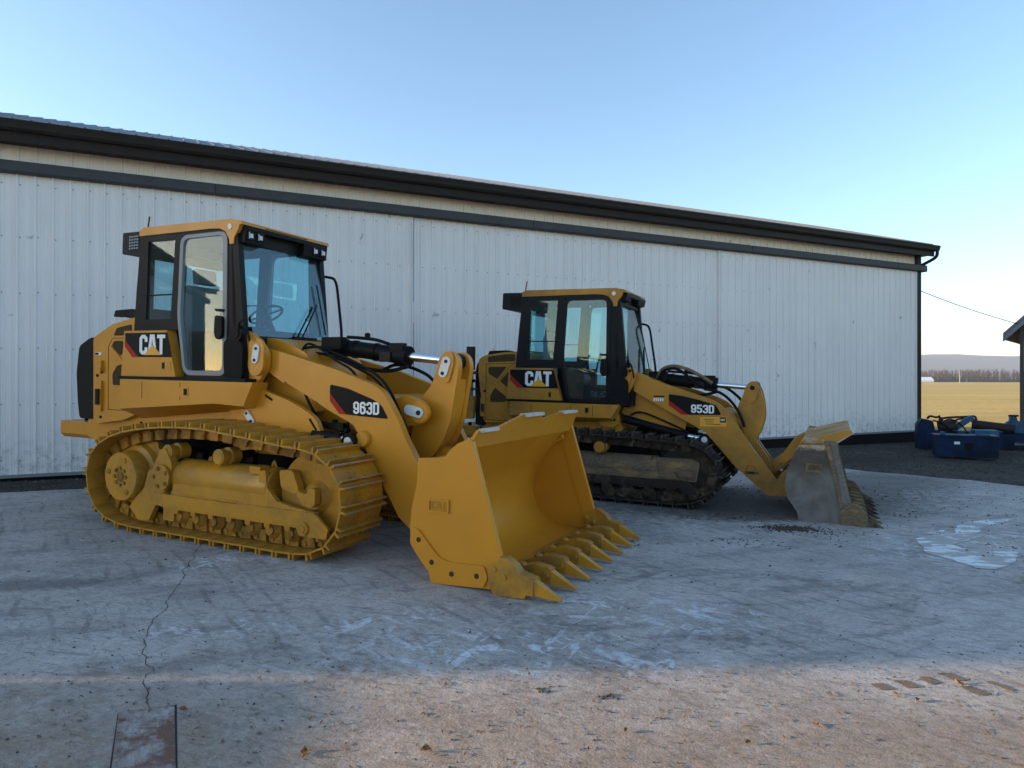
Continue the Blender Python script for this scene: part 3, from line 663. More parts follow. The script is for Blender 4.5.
        if 0 < i < nt_-1:
            add_prism(bm, [(bx-.37, tz+.06), (bx-.30, tz+.09), (bx-.12, tz+.15), (bx-.0, tz+.135), (bx+.03, tz+.12), (bx+.03, tz+.005), (bx-.20, tz+.0)], y-.045, y+.045)
            o = finish('tooth_adapter', bm, b['mtooth'], bk, bevel=.016)
            bm = nb(); add_lathe(bm, (bx-.24, y, tz+.085), (.2, 0, 1), [(0, .038), (.04, .036), (.055, .02)], 14); add_lathe(bm, (bx-.0, y-.056, tz+.075), (0, -1, 0), [(0, .022), (.014, .02)], 12); finish('bolt', bm, b['mtooth'], bk)
        else:
            add_prism(bm, [(bx-.12, tz+.16), (bx+.02, tz+.125), (bx+.02, tz+.0), (bx-.14, tz+.0)], y-.056, y+.056)
            finish('tooth_adapter', bm, b['mtooth'], bk, bevel=.012)
        if i < nt_-1:
            ym = y+(2*W-.02)/(nt_-1)/2
            bm = nb(); add_box(bm, bx-.32, bx-.045, ym-.085, ym+.085, tz+.015, tz+.065); finish('edge_segment', bm, b['mtooth'], bk, bevel=.008)
            bm = nb(); add_lathe(bm, (bx-.22, ym, tz+.06), (0, 0, 1), [(0, .034), (.03, .032), (.042, .016)], 12); finish('bolt', bm, b['mtooth'], bk)
    b['spill'](bk, Yp, W)
    for s in (-1, 1):
        for yy in (ya-.04,):
            bm = nb(); add_prism(bm, rounded(b['hinge'], .04), s*(yy-.14), s*(yy-.10)); add_prism(bm, rounded(b['hinge'], .04), s*(yy+.09), s*(yy+.05)); finish('hinge_bracket', bm, Yp, bk, bevel=.008)
    bm = nb()
    for s in (-1, 1): add_prism(bm, rounded(b['top_hinge'], .03), s*.17, s*.13)
    finish('link_bracket', bm, Yp, bk, bevel=.008)
    bm = nb(); l0, l1 = b['link']; dv = Vector((l1[0]-l0[0], l1[1]-l0[1])).normalized()*.07; nv = Vector((-dv.y, dv.x))
    add_prism(bm, rounded([(l0[0]-dv.x+nv.x, l0[1]-dv.y+nv.y), (l1[0]+dv.x+nv.x, l1[1]+dv.y+nv.y), (l1[0]+dv.x-nv.x, l1[1]+dv.y-nv.y), (l0[0]-dv.x-nv.x, l0[1]-dv.y-nv.y)], .06), -.07, .07)
    finish('bucket_link', bm, Yp, root, bevel=.01)
    # ---------------- undercarriage
    U = Q['under']; yc = U['yc']; hw = U['hw']
    for s in (-1, 1):
        pts, tot = track_path(U['path'], U['n']); pitch = tot/U['n']; n = U['n']
        # link chain as one mesh
        bm = nb()
        for i in range(n):
            a = pts[i]; c = pts[(i+1) % n]; d = (c-a).normalized(); nn = Vector((d.z, 0, -d.x))
            # path runs so that nn points outwards
            mid = (a+c)/2
            if (mid-Vector((U['c'][0], 0, U['c'][1]))).dot(nn) < 0: nn = -nn
            for q in (-1, 1):
                for (e0, e1, h, off) in ((-.54, .14, .12, .10), (-.14, .54, .12, .066)):
                    y0 = s*yc+q*off-.016; y1 = s*yc+q*off+.016
                    c0 = mid+d*pitch*e0-nn*.018; c1 = mid+d*pitch*e1-nn*.018
                    P1 = [c0, c1, c1-nn*(h*.95)-d*.012, c0-nn*(h*.95)+d*.012]
                    add_loft(bm, [(p.x, y0, p.z) for p in P1], [(p.x, y1, p.z) for p in P1])
                pb = mid+d*pitch*.5-nn*.055
                add_cyl(bm, (pb.x, s*yc+q*.078, pb.z), (pb.x, s*yc+q*.125, pb.z), .028, seg=12)
        tk = finish('track', bm, U['mlink'], root, smooth=40)
        # one shoe, then copies
        bm = nb(); L2 = pitch*.485
        add_prism(bm, [(-L2, -.012), (L2-.012, -.012), (L2+.01, -.002), (L2-.012, .006), (-L2, .006)], -hw, hw)
        for gx in (-L2+.014, L2-.026):
            fs_ = add_prism(bm, [(gx-.011, .004), (gx+.011, .004), (gx+.008, .056), (gx-.008, .056)], -hw, hw)
            fs_[4].material_index = 1
        for gx in (-.02, .035):
            for gy in (-.1, .1): add_cyl(bm, (gx, gy, .004), (gx, gy, .016), .014, seg=6)
        shoe = finish('track_shoe', bm, [U['mshoe'], U['mgr']], tk, bevel=.002)
        for i in range(n):
            a = pts[i]; c = pts[(i+1) % n]; d = (c-a).normalized(); mid = (a+c)/2; nn = Vector((-d.z, 0, d.x))
            if (mid-Vector((U['c'][0], 0, U['c'][1]))).dot(nn) < 0: nn = -nn; 
            X = Vector((nn.z, 0, -nn.x))
            mm = Matrix((X, Vector((0, 1, 0)), nn)).transposed().to_4x4(); mm.translation = Vector((mid.x, s*yc, mid.z))
            o = shoe if i == 0 else shoe.copy()
            if i: COL.objects.link(o); o.parent = tk
            if U.get('rough'):
                mm = mm @ Matrix.Rotation(rnd.uniform(-.03, .03), 4, 'Y')
            o.matrix_basis = mm
        # frame
        yo_ = s*(yc+hw*.78)
        fr = None
        bm = nb(); y1 = U['tube_y']; zt = U['tube_z']; rt = U['tube_r']
        add_lathe(bm, (U['tube'][0], s*y1, zt), (1, 0, 0), [(0, rt*.92), (.03, rt), (U['tube'][1]-U['tube'][0]-.02, rt), (U['tube'][1]-U['tube'][0], rt*.9)], 40)
        add_box(bm, U['tube'][0]+.03, U['tube'][1]+.02, s*(y1+rt-.008), s*(y1-rt), zt-.17, zt-.01)
        fr = finish('track_frame', bm, U['mtube'], root, bevel=.006, smooth=30)
        bm = nb(); add_prism(bm, U['rail'], s*(yc+hw*.80), s*(yc+hw*.80-.03)); add_prism(bm, U['rail'], s*(yc-hw*.45), s*(yc-hw*.55)); add_box(bm, U['rail'][0][0]+.05, U['rail'][3][0]-.3, s*(yc-.2), s*(yc+hw*.78), U['rail'][0][1]-.02, U['rail'][0][1]-.002); finish('roller_rail', bm, U['mrail'], fr, bevel=.008)
        for pl, ya0, ya1 in U['plates']:
            bm = nb(); add_prism(bm, rounded(pl, .02), s*ya0, s*ya1); finish('frame_plate', bm, U['mplate'], fr, bevel=.008)
        sx_, sz_ = U['sprocket']; ax = (0, s, 0)
        bm = nb()
        NT = 23; teeth = []
        for k in range(NT*4):
            t = 2*math.pi*k/(NT*4); teeth.append((sx_+(U['sr']+(.028 if k % 4 in (1, 2) else 0))*math.cos(t), sz_+(U['sr']+(.028 if k % 4 in (1, 2) else 0))*math.sin(t)))
        add_prism(bm, teeth, s*(yc-.03), s*(yc+.03)); sp = finish('sprocket', bm, U['mlink'], fr, bevel=.004)
        fo = U['fd_out']
        bm = nb(); add_lathe(bm, (sx_, s*(yc+.03), sz_), ax, [(0, U['fr']*1.3), (.05, U['fr']*1.22), (.07, U['fr']*1.02), (fo-yc-.05, U['fr']), (fo-yc-.03, U['fr']*.96)], 48); fd = finish('final_drive', bm, U['mplate'], fr, bevel=.004, smooth=40)
        bm = nb(); add_lathe(bm, (sx_, s*fo, sz_), ax, [(0, .055), (.012, .05)], 20)
        finish('drive_hub', bm, U['mlink'], fr)
        for k in range(8):
            bm = nb(); t = 2*math.pi*k/8; add_cyl(bm, (sx_+.09*math.cos(t), s*fo, sz_+.09*math.sin(t)), (sx_+.09*math.cos(t), s*(fo+.014), sz_+.09*math.sin(t)), .021, seg=10); finish('bolt', bm, U['mlink'], fr)
        for t in (1.2, 2.9, 5.3):
            bm = nb(); add_cyl(bm, (sx_+.19*math.cos(t), s*fo, sz_+.19*math.sin(t)), (sx_+.19*math.cos(t), s*(fo+.01), sz_+.19*math.sin(t)), .03, seg=14); finish('bolt', bm, U['mlink'], fr)
        ix, iz = U['idler']; ir = U['ir']
        bm = nb(); add_lathe(bm, (ix, s*(yc-.1), iz), ax, [(0, ir*.9), (.02, ir), (.05, ir), (.06, ir+.03), (.12, ir+.03), (.13, ir), (.19, ir), (.205, ir*.97), (.195, ir*.75), (.185, .16), (.215, .13), (.24, .11)], 56); finish('idler', bm, U['midler'], fr, smooth=30)
        bm = nb(); add_prism(bm, rounded(U['idler_yoke'], .02), s*(yc+.16), s*(yc+.235)); finish('idler_yoke', bm, U['mplate'], fr, bevel=.008)
        bm = nb(); add_prism(bm, rounded(U['idler_block'], .03), s*(yc+.12), s*(yc+.20)); finish('idler_block', bm, U['mplate'], fr, bevel=.01)
        for k in range(U['nr']):
            x = U['r0']+(U['r1']-U['r0'])*k/(U['nr']-1)
            bm = nb(); add_lathe(bm, (x, s*(yc-.14), U['rz']), ax, [(0, .06), (.03, .10), (.06, .10), (.065, .085), (.1, .085), (.18, .085), (.215, .085), (.22, .10), (.25, .10), (.27, .085), (.29, .05), (.31, .048)], 26)
            finish('track_roller', bm, U['mroller'], fr, smooth=30)
            bm = nb(); zr = U['rail'][0][1]
            add_prism(bm, [(x-.045, zr+.01), (x+.045, zr+.01), (x+.03, U['rz']+.03), (x-.03, U['rz']+.03)], s*(yc+.17), s*(yc+.20)); finish('roller_cap', bm, U['mrail'], fr, bevel=.006)
        for x in U['carriers']:
            bm = nb(); add_lathe(bm, (x, s*(yc-.04), U['cz']), ax, [(0, .07), (.02, .088), (.13, .088), (.14, .06), (.17, .06), (.175, .078), (.24, .078), (.245, .066), (.252, .062), (.250, .03)], 30); cr_ = finish('carrier_roller', bm, 'track_yellow' if A else 'yellow_b', fr, smooth=30)
            bm = nb(); add_cyl(bm, (x, s*(yc-.05), U['cz']), (x, s*(yc-.24), U['cz']-.0), .04); add_box(bm, x-.04, x+.04, s*(yc-.28), s*(yc-.2), .4, U['cz']); finish('roller_post', bm, 'black', fr)
        if A:
            bm = nb(); add_prism(bm, rounded(circ(-.83, .60, .135, 14), .01), s*(yc+.235), s*(yc+.258)); finish('flange', bm, U['mplate'], fr, bevel=.006)
            bm = nb()
            for k in range(5):
                t = .6+2*math.pi*k/5; add_cyl(bm, (-.83+.095*math.cos(t), s*(yc+.258), .60+.095*math.sin(t)), (-.83+.095*math.cos(t), s*(yc+.27), .60+.095*math.sin(t)), .022, seg=10)
            finish('flange_bolts', bm, U['mlink'], fr)
            bm = nb(); add_box(bm, .36, .50, s*(yc+.08), s*(yc+.20), .73, .80); finish('access_lug', bm, U['mplate'], fr, bevel=.006)
            bm = nb(); add_cyl(bm, (1.08, s*(yc+hw*.80), .29), (1.08, s*(yc+hw*.80+.02), .29), .06, seg=20); add_cyl(bm, (1.08, s*(yc+hw*.80+.02), .29), (1.08, s*(yc+hw*.80+.03), .29), .035, seg=6); finish('end_bolt', bm, U['mplate'], fr, bevel=.004)
            for xx, zz in ((-.35, .77), (.52, .79)):
                bm = nb(); add_tube(bm, [(xx-.03, s*(yc+.04), zz-.02), (xx, s*(yc+.04), zz+.05), (xx+.03, s*(yc+.04), zz-.02)], .012, 8, per=4); finish('lifting_eye', bm, U['mplate'], fr)
            bm = nb(); add_box(bm, -.55, .22, s*(y1+rt*.86), s*(y1+rt*.86+.03), .445, .455); add_box(bm, .24, 1.2, s*(y1+rt-.03), s*(yc+hw*.80), .425, .437); finish('weld_ledge', bm, U['mplate'], fr, bevel=.002)
    return root

M['doorgrey'] = paint('door_edge_grey', (.20, .215, .235), (.15, .16, .175), rough=.45, bump=0)

def spill_A(bk, Yp, W):
    bm = nb()
    prof = [(-W, 1.195), (-1.07, 1.265), (-.75, 1.275), (-.70, 1.275), (-.28, 1.36), (.14, 1.36), (.17, 1.30), (.23, 1.30), (.66, 1.345), (1.06, 1.345), (W, 1.28), (W, 1.19)]
    poly = prof+[(W-.01, 1.12), (-W+.01, 1.12)]
    A_ = [(2.755+(z-1.12)*.35, y, z) for y, z in poly]; B_ = [(2.785+(z-1.12)*.35, y, z) for y, z in poly]
    add_loft(bm, A_, B_)
    finish('spill_guard', bm, Yp, bk, bevel=.004)
    for y0, y1, z, d in ((-1.06, -.76, 1.270, .0), (-.27, .13, 1.358, .035), (.68, 1.05, 1.343, .035)):
        bm = nb(); x = 2.79+(z-1.12)*.35
        add_box(bm, x-.02-d, x+.02, y0, y1, z-.022, z+.006); finish('worn_lip', bm, 'steelworn', bk, bevel=.004)
    for s in (-1, 1):
        bm = nb(); add_prism(bm, [(2.58, 1.08), (2.66, 1.15), (2.80, 1.20), (2.76, 1.10)], s*(W-.05), s*(W-.032)); finish('corner_gusset', bm, Yp, bk, bevel=.004)
        bm = nb(); add_cyl(bm, (2.60, s*(W-.12), .98), (2.74, s*(W-.12), 1.06), .03, seg=14); finish('gusset_pipe', bm, Yp, bk, bevel=.005)
def spill_B(bk, Yp, W):
    bm = nb(); add_prism(bm, [(1.89, .92), (1.93, .985), (2.0, 1.0), (2.43, 1.125), (2.46, 1.12), (2.47, 1.09), (2.30, .975), (2.16, .93)], -W+.0, W-.0)
    finish('spill_guard', bm, Yp, bk, bevel=.012)
    bm = nb(); add_prism(bm, [(2.462, 1.118), (2.485, 1.09), (2.318, .965), (2.298, .97)], -W+.01, W-.01); finish('worn_lip', bm, 'steelworn', bk, bevel=.004)

PATH_A = [(-1.25, .058), (-.9, .056), (-.4, .056), (0, .056), (.5, .056), (.95, .058), (1.18, .08), (1.36, .16), (1.48, .29), (1.545, .45), (1.55, .62), (1.50, .77), (1.39, .90), (1.24, .985), (1.05, 1.02), (.8, 1.035), (.57, 1.06), (.35, 1.085), (.1, 1.105), (-.1, 1.13), (-.48, 1.135), (-.8, 1.12), (-1.1, 1.09), (-1.35, 1.05), (-1.60, .98), (-1.80, .88), (-1.93, .74), (-1.97, .56), (-1.93, .37), (-1.82, .21), (-1.65, .115), (-1.45, .072)]
QA = dict(which='A', label='large clean yellow track loader numbered 963D nearest the camera, empty bucket on the concrete',
    O=(-2.36974, 7.68702, .10456), F=(.90005, -.43537, -.01909), cab=(0, 0), sy=1.0,
    chassis=[(-2.72, .80), (-2.3, .98), (-.2, .98), (.1, 1.0), (-.25, 1.3), (-2.75, 1.4), (-2.98, 1.06), (-2.98, .86)],
    chassis_bolts=[(-2.60, 1.10), (-1.98, 1.07), (-1.80, 1.05), (-1.17, 1.10), (-.50, 1.15)],
    hood=[(-2.75, 1.03), (-2.77, 2.08), (-2.42, 2.235), (-2.02, 2.31), (-1.9, 2.31), (-1.9, 1.20), (-2.2, 1.1)],
    hood_windows=[[(-2.385, 2.10), (-2.33, 2.19), (-2.06, 2.23), (-2.055, 2.10)], [(-2.42, 1.98), (-2.37, 2.035), (-2.21, 2.035), (-2.20, 1.90), (-2.26, 1.86)], [(-2.39, 1.51), (-2.40, 1.64), (-2.32, 1.74), (-2.20, 1.77), (-2.20, 1.51)]],
    hood_seam=[(-1.95, 2.07), (-2.41, 2.07), (-2.48, 1.97), (-2.47, 1.215), (-2.0, 1.215)],
    hood_ribs=[[(-2.455, 1.96), (-2.43, 1.98), (-2.20, 1.80), (-2.20, 1.74)], [(-2.41, 2.04), (-2.40, 2.062), (-2.1, 2.062), (-2.1, 2.04)]],
    latches_hood=[], strip=(-2.66, 1.19, 1.56),
    screen=[(-2.76, 2.085), (-2.92, 2.085), (-3.14, 1.98), (-3.19, 1.65), (-3.16, 1.3), (-3.12, 1.08), (-2.74, 1.08)],
    bumper=(-3.60, -2.95, .82, 1.03, .50),
    sill=dict(x0=-2.0, x1=-.48, x2=.03, zt=1.59, zb0=1.25, zb1=1.36, yo=.80, latch=(-.94, 1.47), seams=(-1.62, -1.0)),
    yt=.62,
    tower=[(-.45, 2.0), (-.32, 2.13), (-.19, 2.13), (-.04, 2.03), (.07, 1.91), (.07, 1.74), (-.02, 1.62), (-.08, 1.54), (.36, 1.42), (.61, 1.32), (.74, 1.24), (.82, 1.08), (.80, .85), (-.38, .85), (-.45, 1.3)],
    tower_pad=[(-.16, 1.74), (-.15, 2.0), (-.10, 2.05), (.01, 2.05), (.06, 1.98), (.06, 1.74), (-.01, 1.66), (-.11, 1.66)],
    armpin=(-.04, 1.885), tower_bolts=[(-.28, 1.40), (-.34, 1.33), (-.30, 2.10)], tower_slots=[(.06, 1.46, .16, 1.41), (.66, 1.24, .75, 1.13)],
    inner_plate=[(-.2, 1.5), (.2, 1.42), (.8, 1.25), (.95, 1.1), (.9, .9), (-.2, .9)],
    cowl=[(-.18, 1.5), (-.16, 2.07), (-.02, 2.06), (.25, 1.98), (.42, 1.9), (.55, 1.7), (.55, 1.3), (.3, 1.2)],
    ya=.555, ipd=.36, cw=.42,
    arm=[(.18, 1.915), (.43, 1.855), (.96, 1.73), (1.10, 1.685), (1.38, 1.60), (1.49, 1.54), (1.57, 1.44), (1.68, 1.27), (1.77, 1.09), (1.88, .92), (2.06, .62), (2.1, .40), (2.0, .26), (1.84, .25), (1.70, .36), (1.66, .43), (1.56, .58), (1.20, 1.14), (1.15, 1.205), (.82, 1.34), (.69, 1.41), (.31, 1.58), (.17, 1.66)],
    arm_root=[(-.10, 1.80), (-.04, 1.95), (.12, 1.925), (.25, 1.90), (.25, 1.58), (.10, 1.66), (-.06, 1.75)],
    arm_bosses=[(1.29, 1.07, .085)],
    decal=[(.86, 1.59), (1.08, 1.555), (1.39, 1.455), (1.49, 1.40), (1.575, 1.275), (1.31, 1.285), (1.01, 1.30), (.86, 1.46)], redstripe=[(.86, 1.50), (1.07, 1.298), (.985, 1.298), (.862, 1.425)], num='963D', digits=(1.155, 1.465, 1.308, 1.428),
    lift=((.70, 1.085), (1.02, 1.065), (1.17, 1.045), .60), lift_r=.05,
    cross=dict(poly=rounded([(1.25, 1.50), (1.48, 1.46), (1.56, 1.30), (1.5, 1.1), (1.3, 1.12), (1.18, 1.3)], .05), fork=[(1.42, 1.44), (1.60, 1.50), (1.80, 1.44), (1.87, 1.33), (1.80, 1.22), (1.58, 1.19), (1.40, 1.18)], pin=(1.76, 1.335)),
    lever=[(1.87, 1.86), (1.93, 1.93), (2.01, 1.935), (2.08, 1.88), (2.10, 1.78), (2.06, 1.55), (2.01, 1.25), (1.93, 1.05), (1.84, .92), (1.72, .84), (1.60, .86), (1.55, 1.0), (1.57, 1.19), (1.66, 1.46), (1.80, 1.61)],
    lever_web=[(2.055, 1.66), (2.045, 1.50), (1.995, 1.25), (1.915, 1.06), (1.83, .94), (1.70, .88), (1.70, 1.2), (1.85, 1.5), (1.9, 1.62)], lever_top=(1.965, 1.84),
    tilt=dict(pts=[(.50, 1.985), (1.42, 1.885), (1.97, 1.835)], r=.088, rr=.046),
    hoses=[(.015, [(.30, -.32, 1.96), (.52, -.34, 1.97), (.72, -.34, 1.91), (1.03, -.34, 1.80), (1.28, -.36, 1.69), (1.46, -.40, 1.55), (1.60, -.43, 1.36), (1.66, -.43, 1.16), (1.66, -.40, 1.0)], 'rubber'),
           (.014, [(.30, -.22, 1.92), (.6, -.24, 1.88), (.95, -.26, 1.76), (1.2, -.30, 1.66), (1.42, -.36, 1.50), (1.57, -.38, 1.3), (1.61, -.38, 1.05)], 'rubber'),
           (.013, [(.3, -.38, 1.90), (.42, -.40, 2.0), (.6, -.41, 1.95), (.8, -.40, 1.83), (1.0, -.38, 1.72), (1.1, -.3, 1.5)], 'rubber'),
           (.018, [(1.0, .12, 1.74), (1.15, .14, 1.80), (1.35, .15, 1.77), (1.55, .16, 1.69), (1.66, .17, 1.58)], 'rubber'),
           (.03, [(1.62, -.42, 1.28), (1.69, -.43, 1.14), (1.72, -.43, 1.0)], 'black')],
    bucket=dict(w=1.12, flip=1, min='yellow', mside='yellow', medge='yellow', mtooth='tooth', mtip='track_yellow', memb='yellow', memb2='track_yellow',
        **{'in': [(2.80, 1.19), (2.70, 1.06), (2.56, .90), (2.43, .72), (2.37, .53), (2.37, .38), (2.43, .24), (2.55, .14), (2.72, .085), (3.05, .05)]},
        back=[(2.33, 1.0), (2.5, 1.02), (2.62, 1.10), (2.70, 1.12), (2.52, .92), (2.385, .73), (2.325, .53), (2.325, .37), (2.40, .20), (2.53, .10), (2.45, .05), (2.36, .15), (2.27, .33), (2.26, .4), (2.28, .60), (2.31, .76)],
        side=[(2.29, 1.01), (2.50, 1.03), (2.55, 1.04), (2.60, 1.10), (2.66, 1.15), (2.77, 1.20), (2.79, 1.19), (3.06, .31), (3.14, .04), (3.0, .025), (2.43, -.01), (2.42, .08), (2.36, .14), (2.28, .23), (2.23, .32), (2.22, .42), (2.23, .58), (2.28, .78)],
        edge=[(2.66, 1.13), (2.77, 1.205), (2.80, 1.19), (3.07, .31), (3.12, .12), (2.98, .16), (2.95, .24)],
        wear=[(2.235, .30), (2.24, .43), (2.31, .43), (2.40, .33), (2.52, .215), (2.63, .19), (2.93, .205), (2.97, .12), (2.93, .03), (2.44, .0), (2.43, .08), (2.36, .15), (2.29, .23)], wearbolts=[(2.32, .34), (2.45, .17), (2.64, .10), (2.87, .115)],
        corner=[(2.97, .22), (3.11, .305), (3.20, .26), (3.30, .14), (3.31, .01), (3.03, .0), (2.99, .1)], cornerbolts=[(3.03, .20), (3.12, .15)],
        emblem=(2.40, .58, .20, .11), cutedge=[(2.9, .03), (2.9, .075), (3.12, .065), (3.2, .025), (3.14, .01)], tip=(3.585, .04), toothbase=3.35, spill=spill_A,
        hinge=[(2.30, .75), (2.1, .62), (1.96, .42), (1.98, .25), (2.1, .2), (2.26, .3)], top_hinge=[(2.32, .98), (2.24, 1.0), (2.12, .94), (2.1, .84), (2.22, .78), (2.32, .8)], link=((1.68, .92), (2.18, .90))),
    under=dict(yc=.90, hw=.30, n=40, path=PATH_A, c=(-.2, .6), mlink='track_under', mshoe='track_yellow', mgr='grouser', mtube='track_yellow', mrail='track_yellow', mplate='track_yellow', midler='track_yellow', mroller='track_under',
        tube=(-.72, .60), tube_y=.94, tube_z=.60, tube_r=.185,
        rail=[(-.85, .305), (-.95, .43), (1.22, .425), (1.36, .31), (1.34, .22), (1.02, .22), (.98, .305)],
        plates=[([(-.88, .88), (-.80, .90), (-.70, .76), (-.70, .55), (-.80, .45), (-.86, .40), (-1.0, .40), (-1.0, .64)], 1.04, 1.125),
                ([(-1.06, .66), (-.80, .66), (-.80, .34), (-.86, .30), (-.95, .30), (-1.05, .13), (-1.2, .11), (-1.36, .24), (-1.25, .36), (-1.13, .46)], 1.06, 1.115),
                ([(-.86, .30), (-.86, .15), (-.7, .15), (-.7, .30)], 1.05, 1.09),
                ([(.58, .78), (.60, .62), (.72, .50), (.95, .46), (1.2, .44), (1.2, .42), (.5, .42), (.5, .76)], 1.07, 1.115)],
        sprocket=(-1.45, .56), sr=.425, fr=.262, fd_out=1.16, idler=(1.09, .555), ir=.42,
        idler_yoke=[(.98, .64), (1.03, .61), (1.10, .60), (1.13, .66), (1.20, .66), (1.20, .51), (1.14, .475), (1.06, .50), (1.0, .56)], idler_block=[(.74, .79), (.90, .80), (.98, .62), (.93, .58), (.76, .63)],
        nr=7, r0=-.66, r1=.84, rz=.205, carriers=[-.80, -.06], cz=.855))
def mapx(p, a, b, c): return [(x*a+b, z*c) for x, z in p]
PATH_B = [(-1.55, .05), (-1.2, .05), (-.8, .05), (-.4, .05), (0, .05), (.42, .052), (.62, .08), (.78, .155), (.89, .28), (.94, .42), (.94, .56), (.88, .69), (.77, .79), (.62, .845), (.45, .86), (.2, .875), (0, .885), (-.2, .895), (-.45, .90), (-.66, .905), (-1.0, .91), (-1.3, .90), (-1.6, .87), (-1.85, .83), (-2.0, .74), (-2.1, .6), (-2.12, .45), (-2.07, .3), (-1.96, .17), (-1.78, .085)]
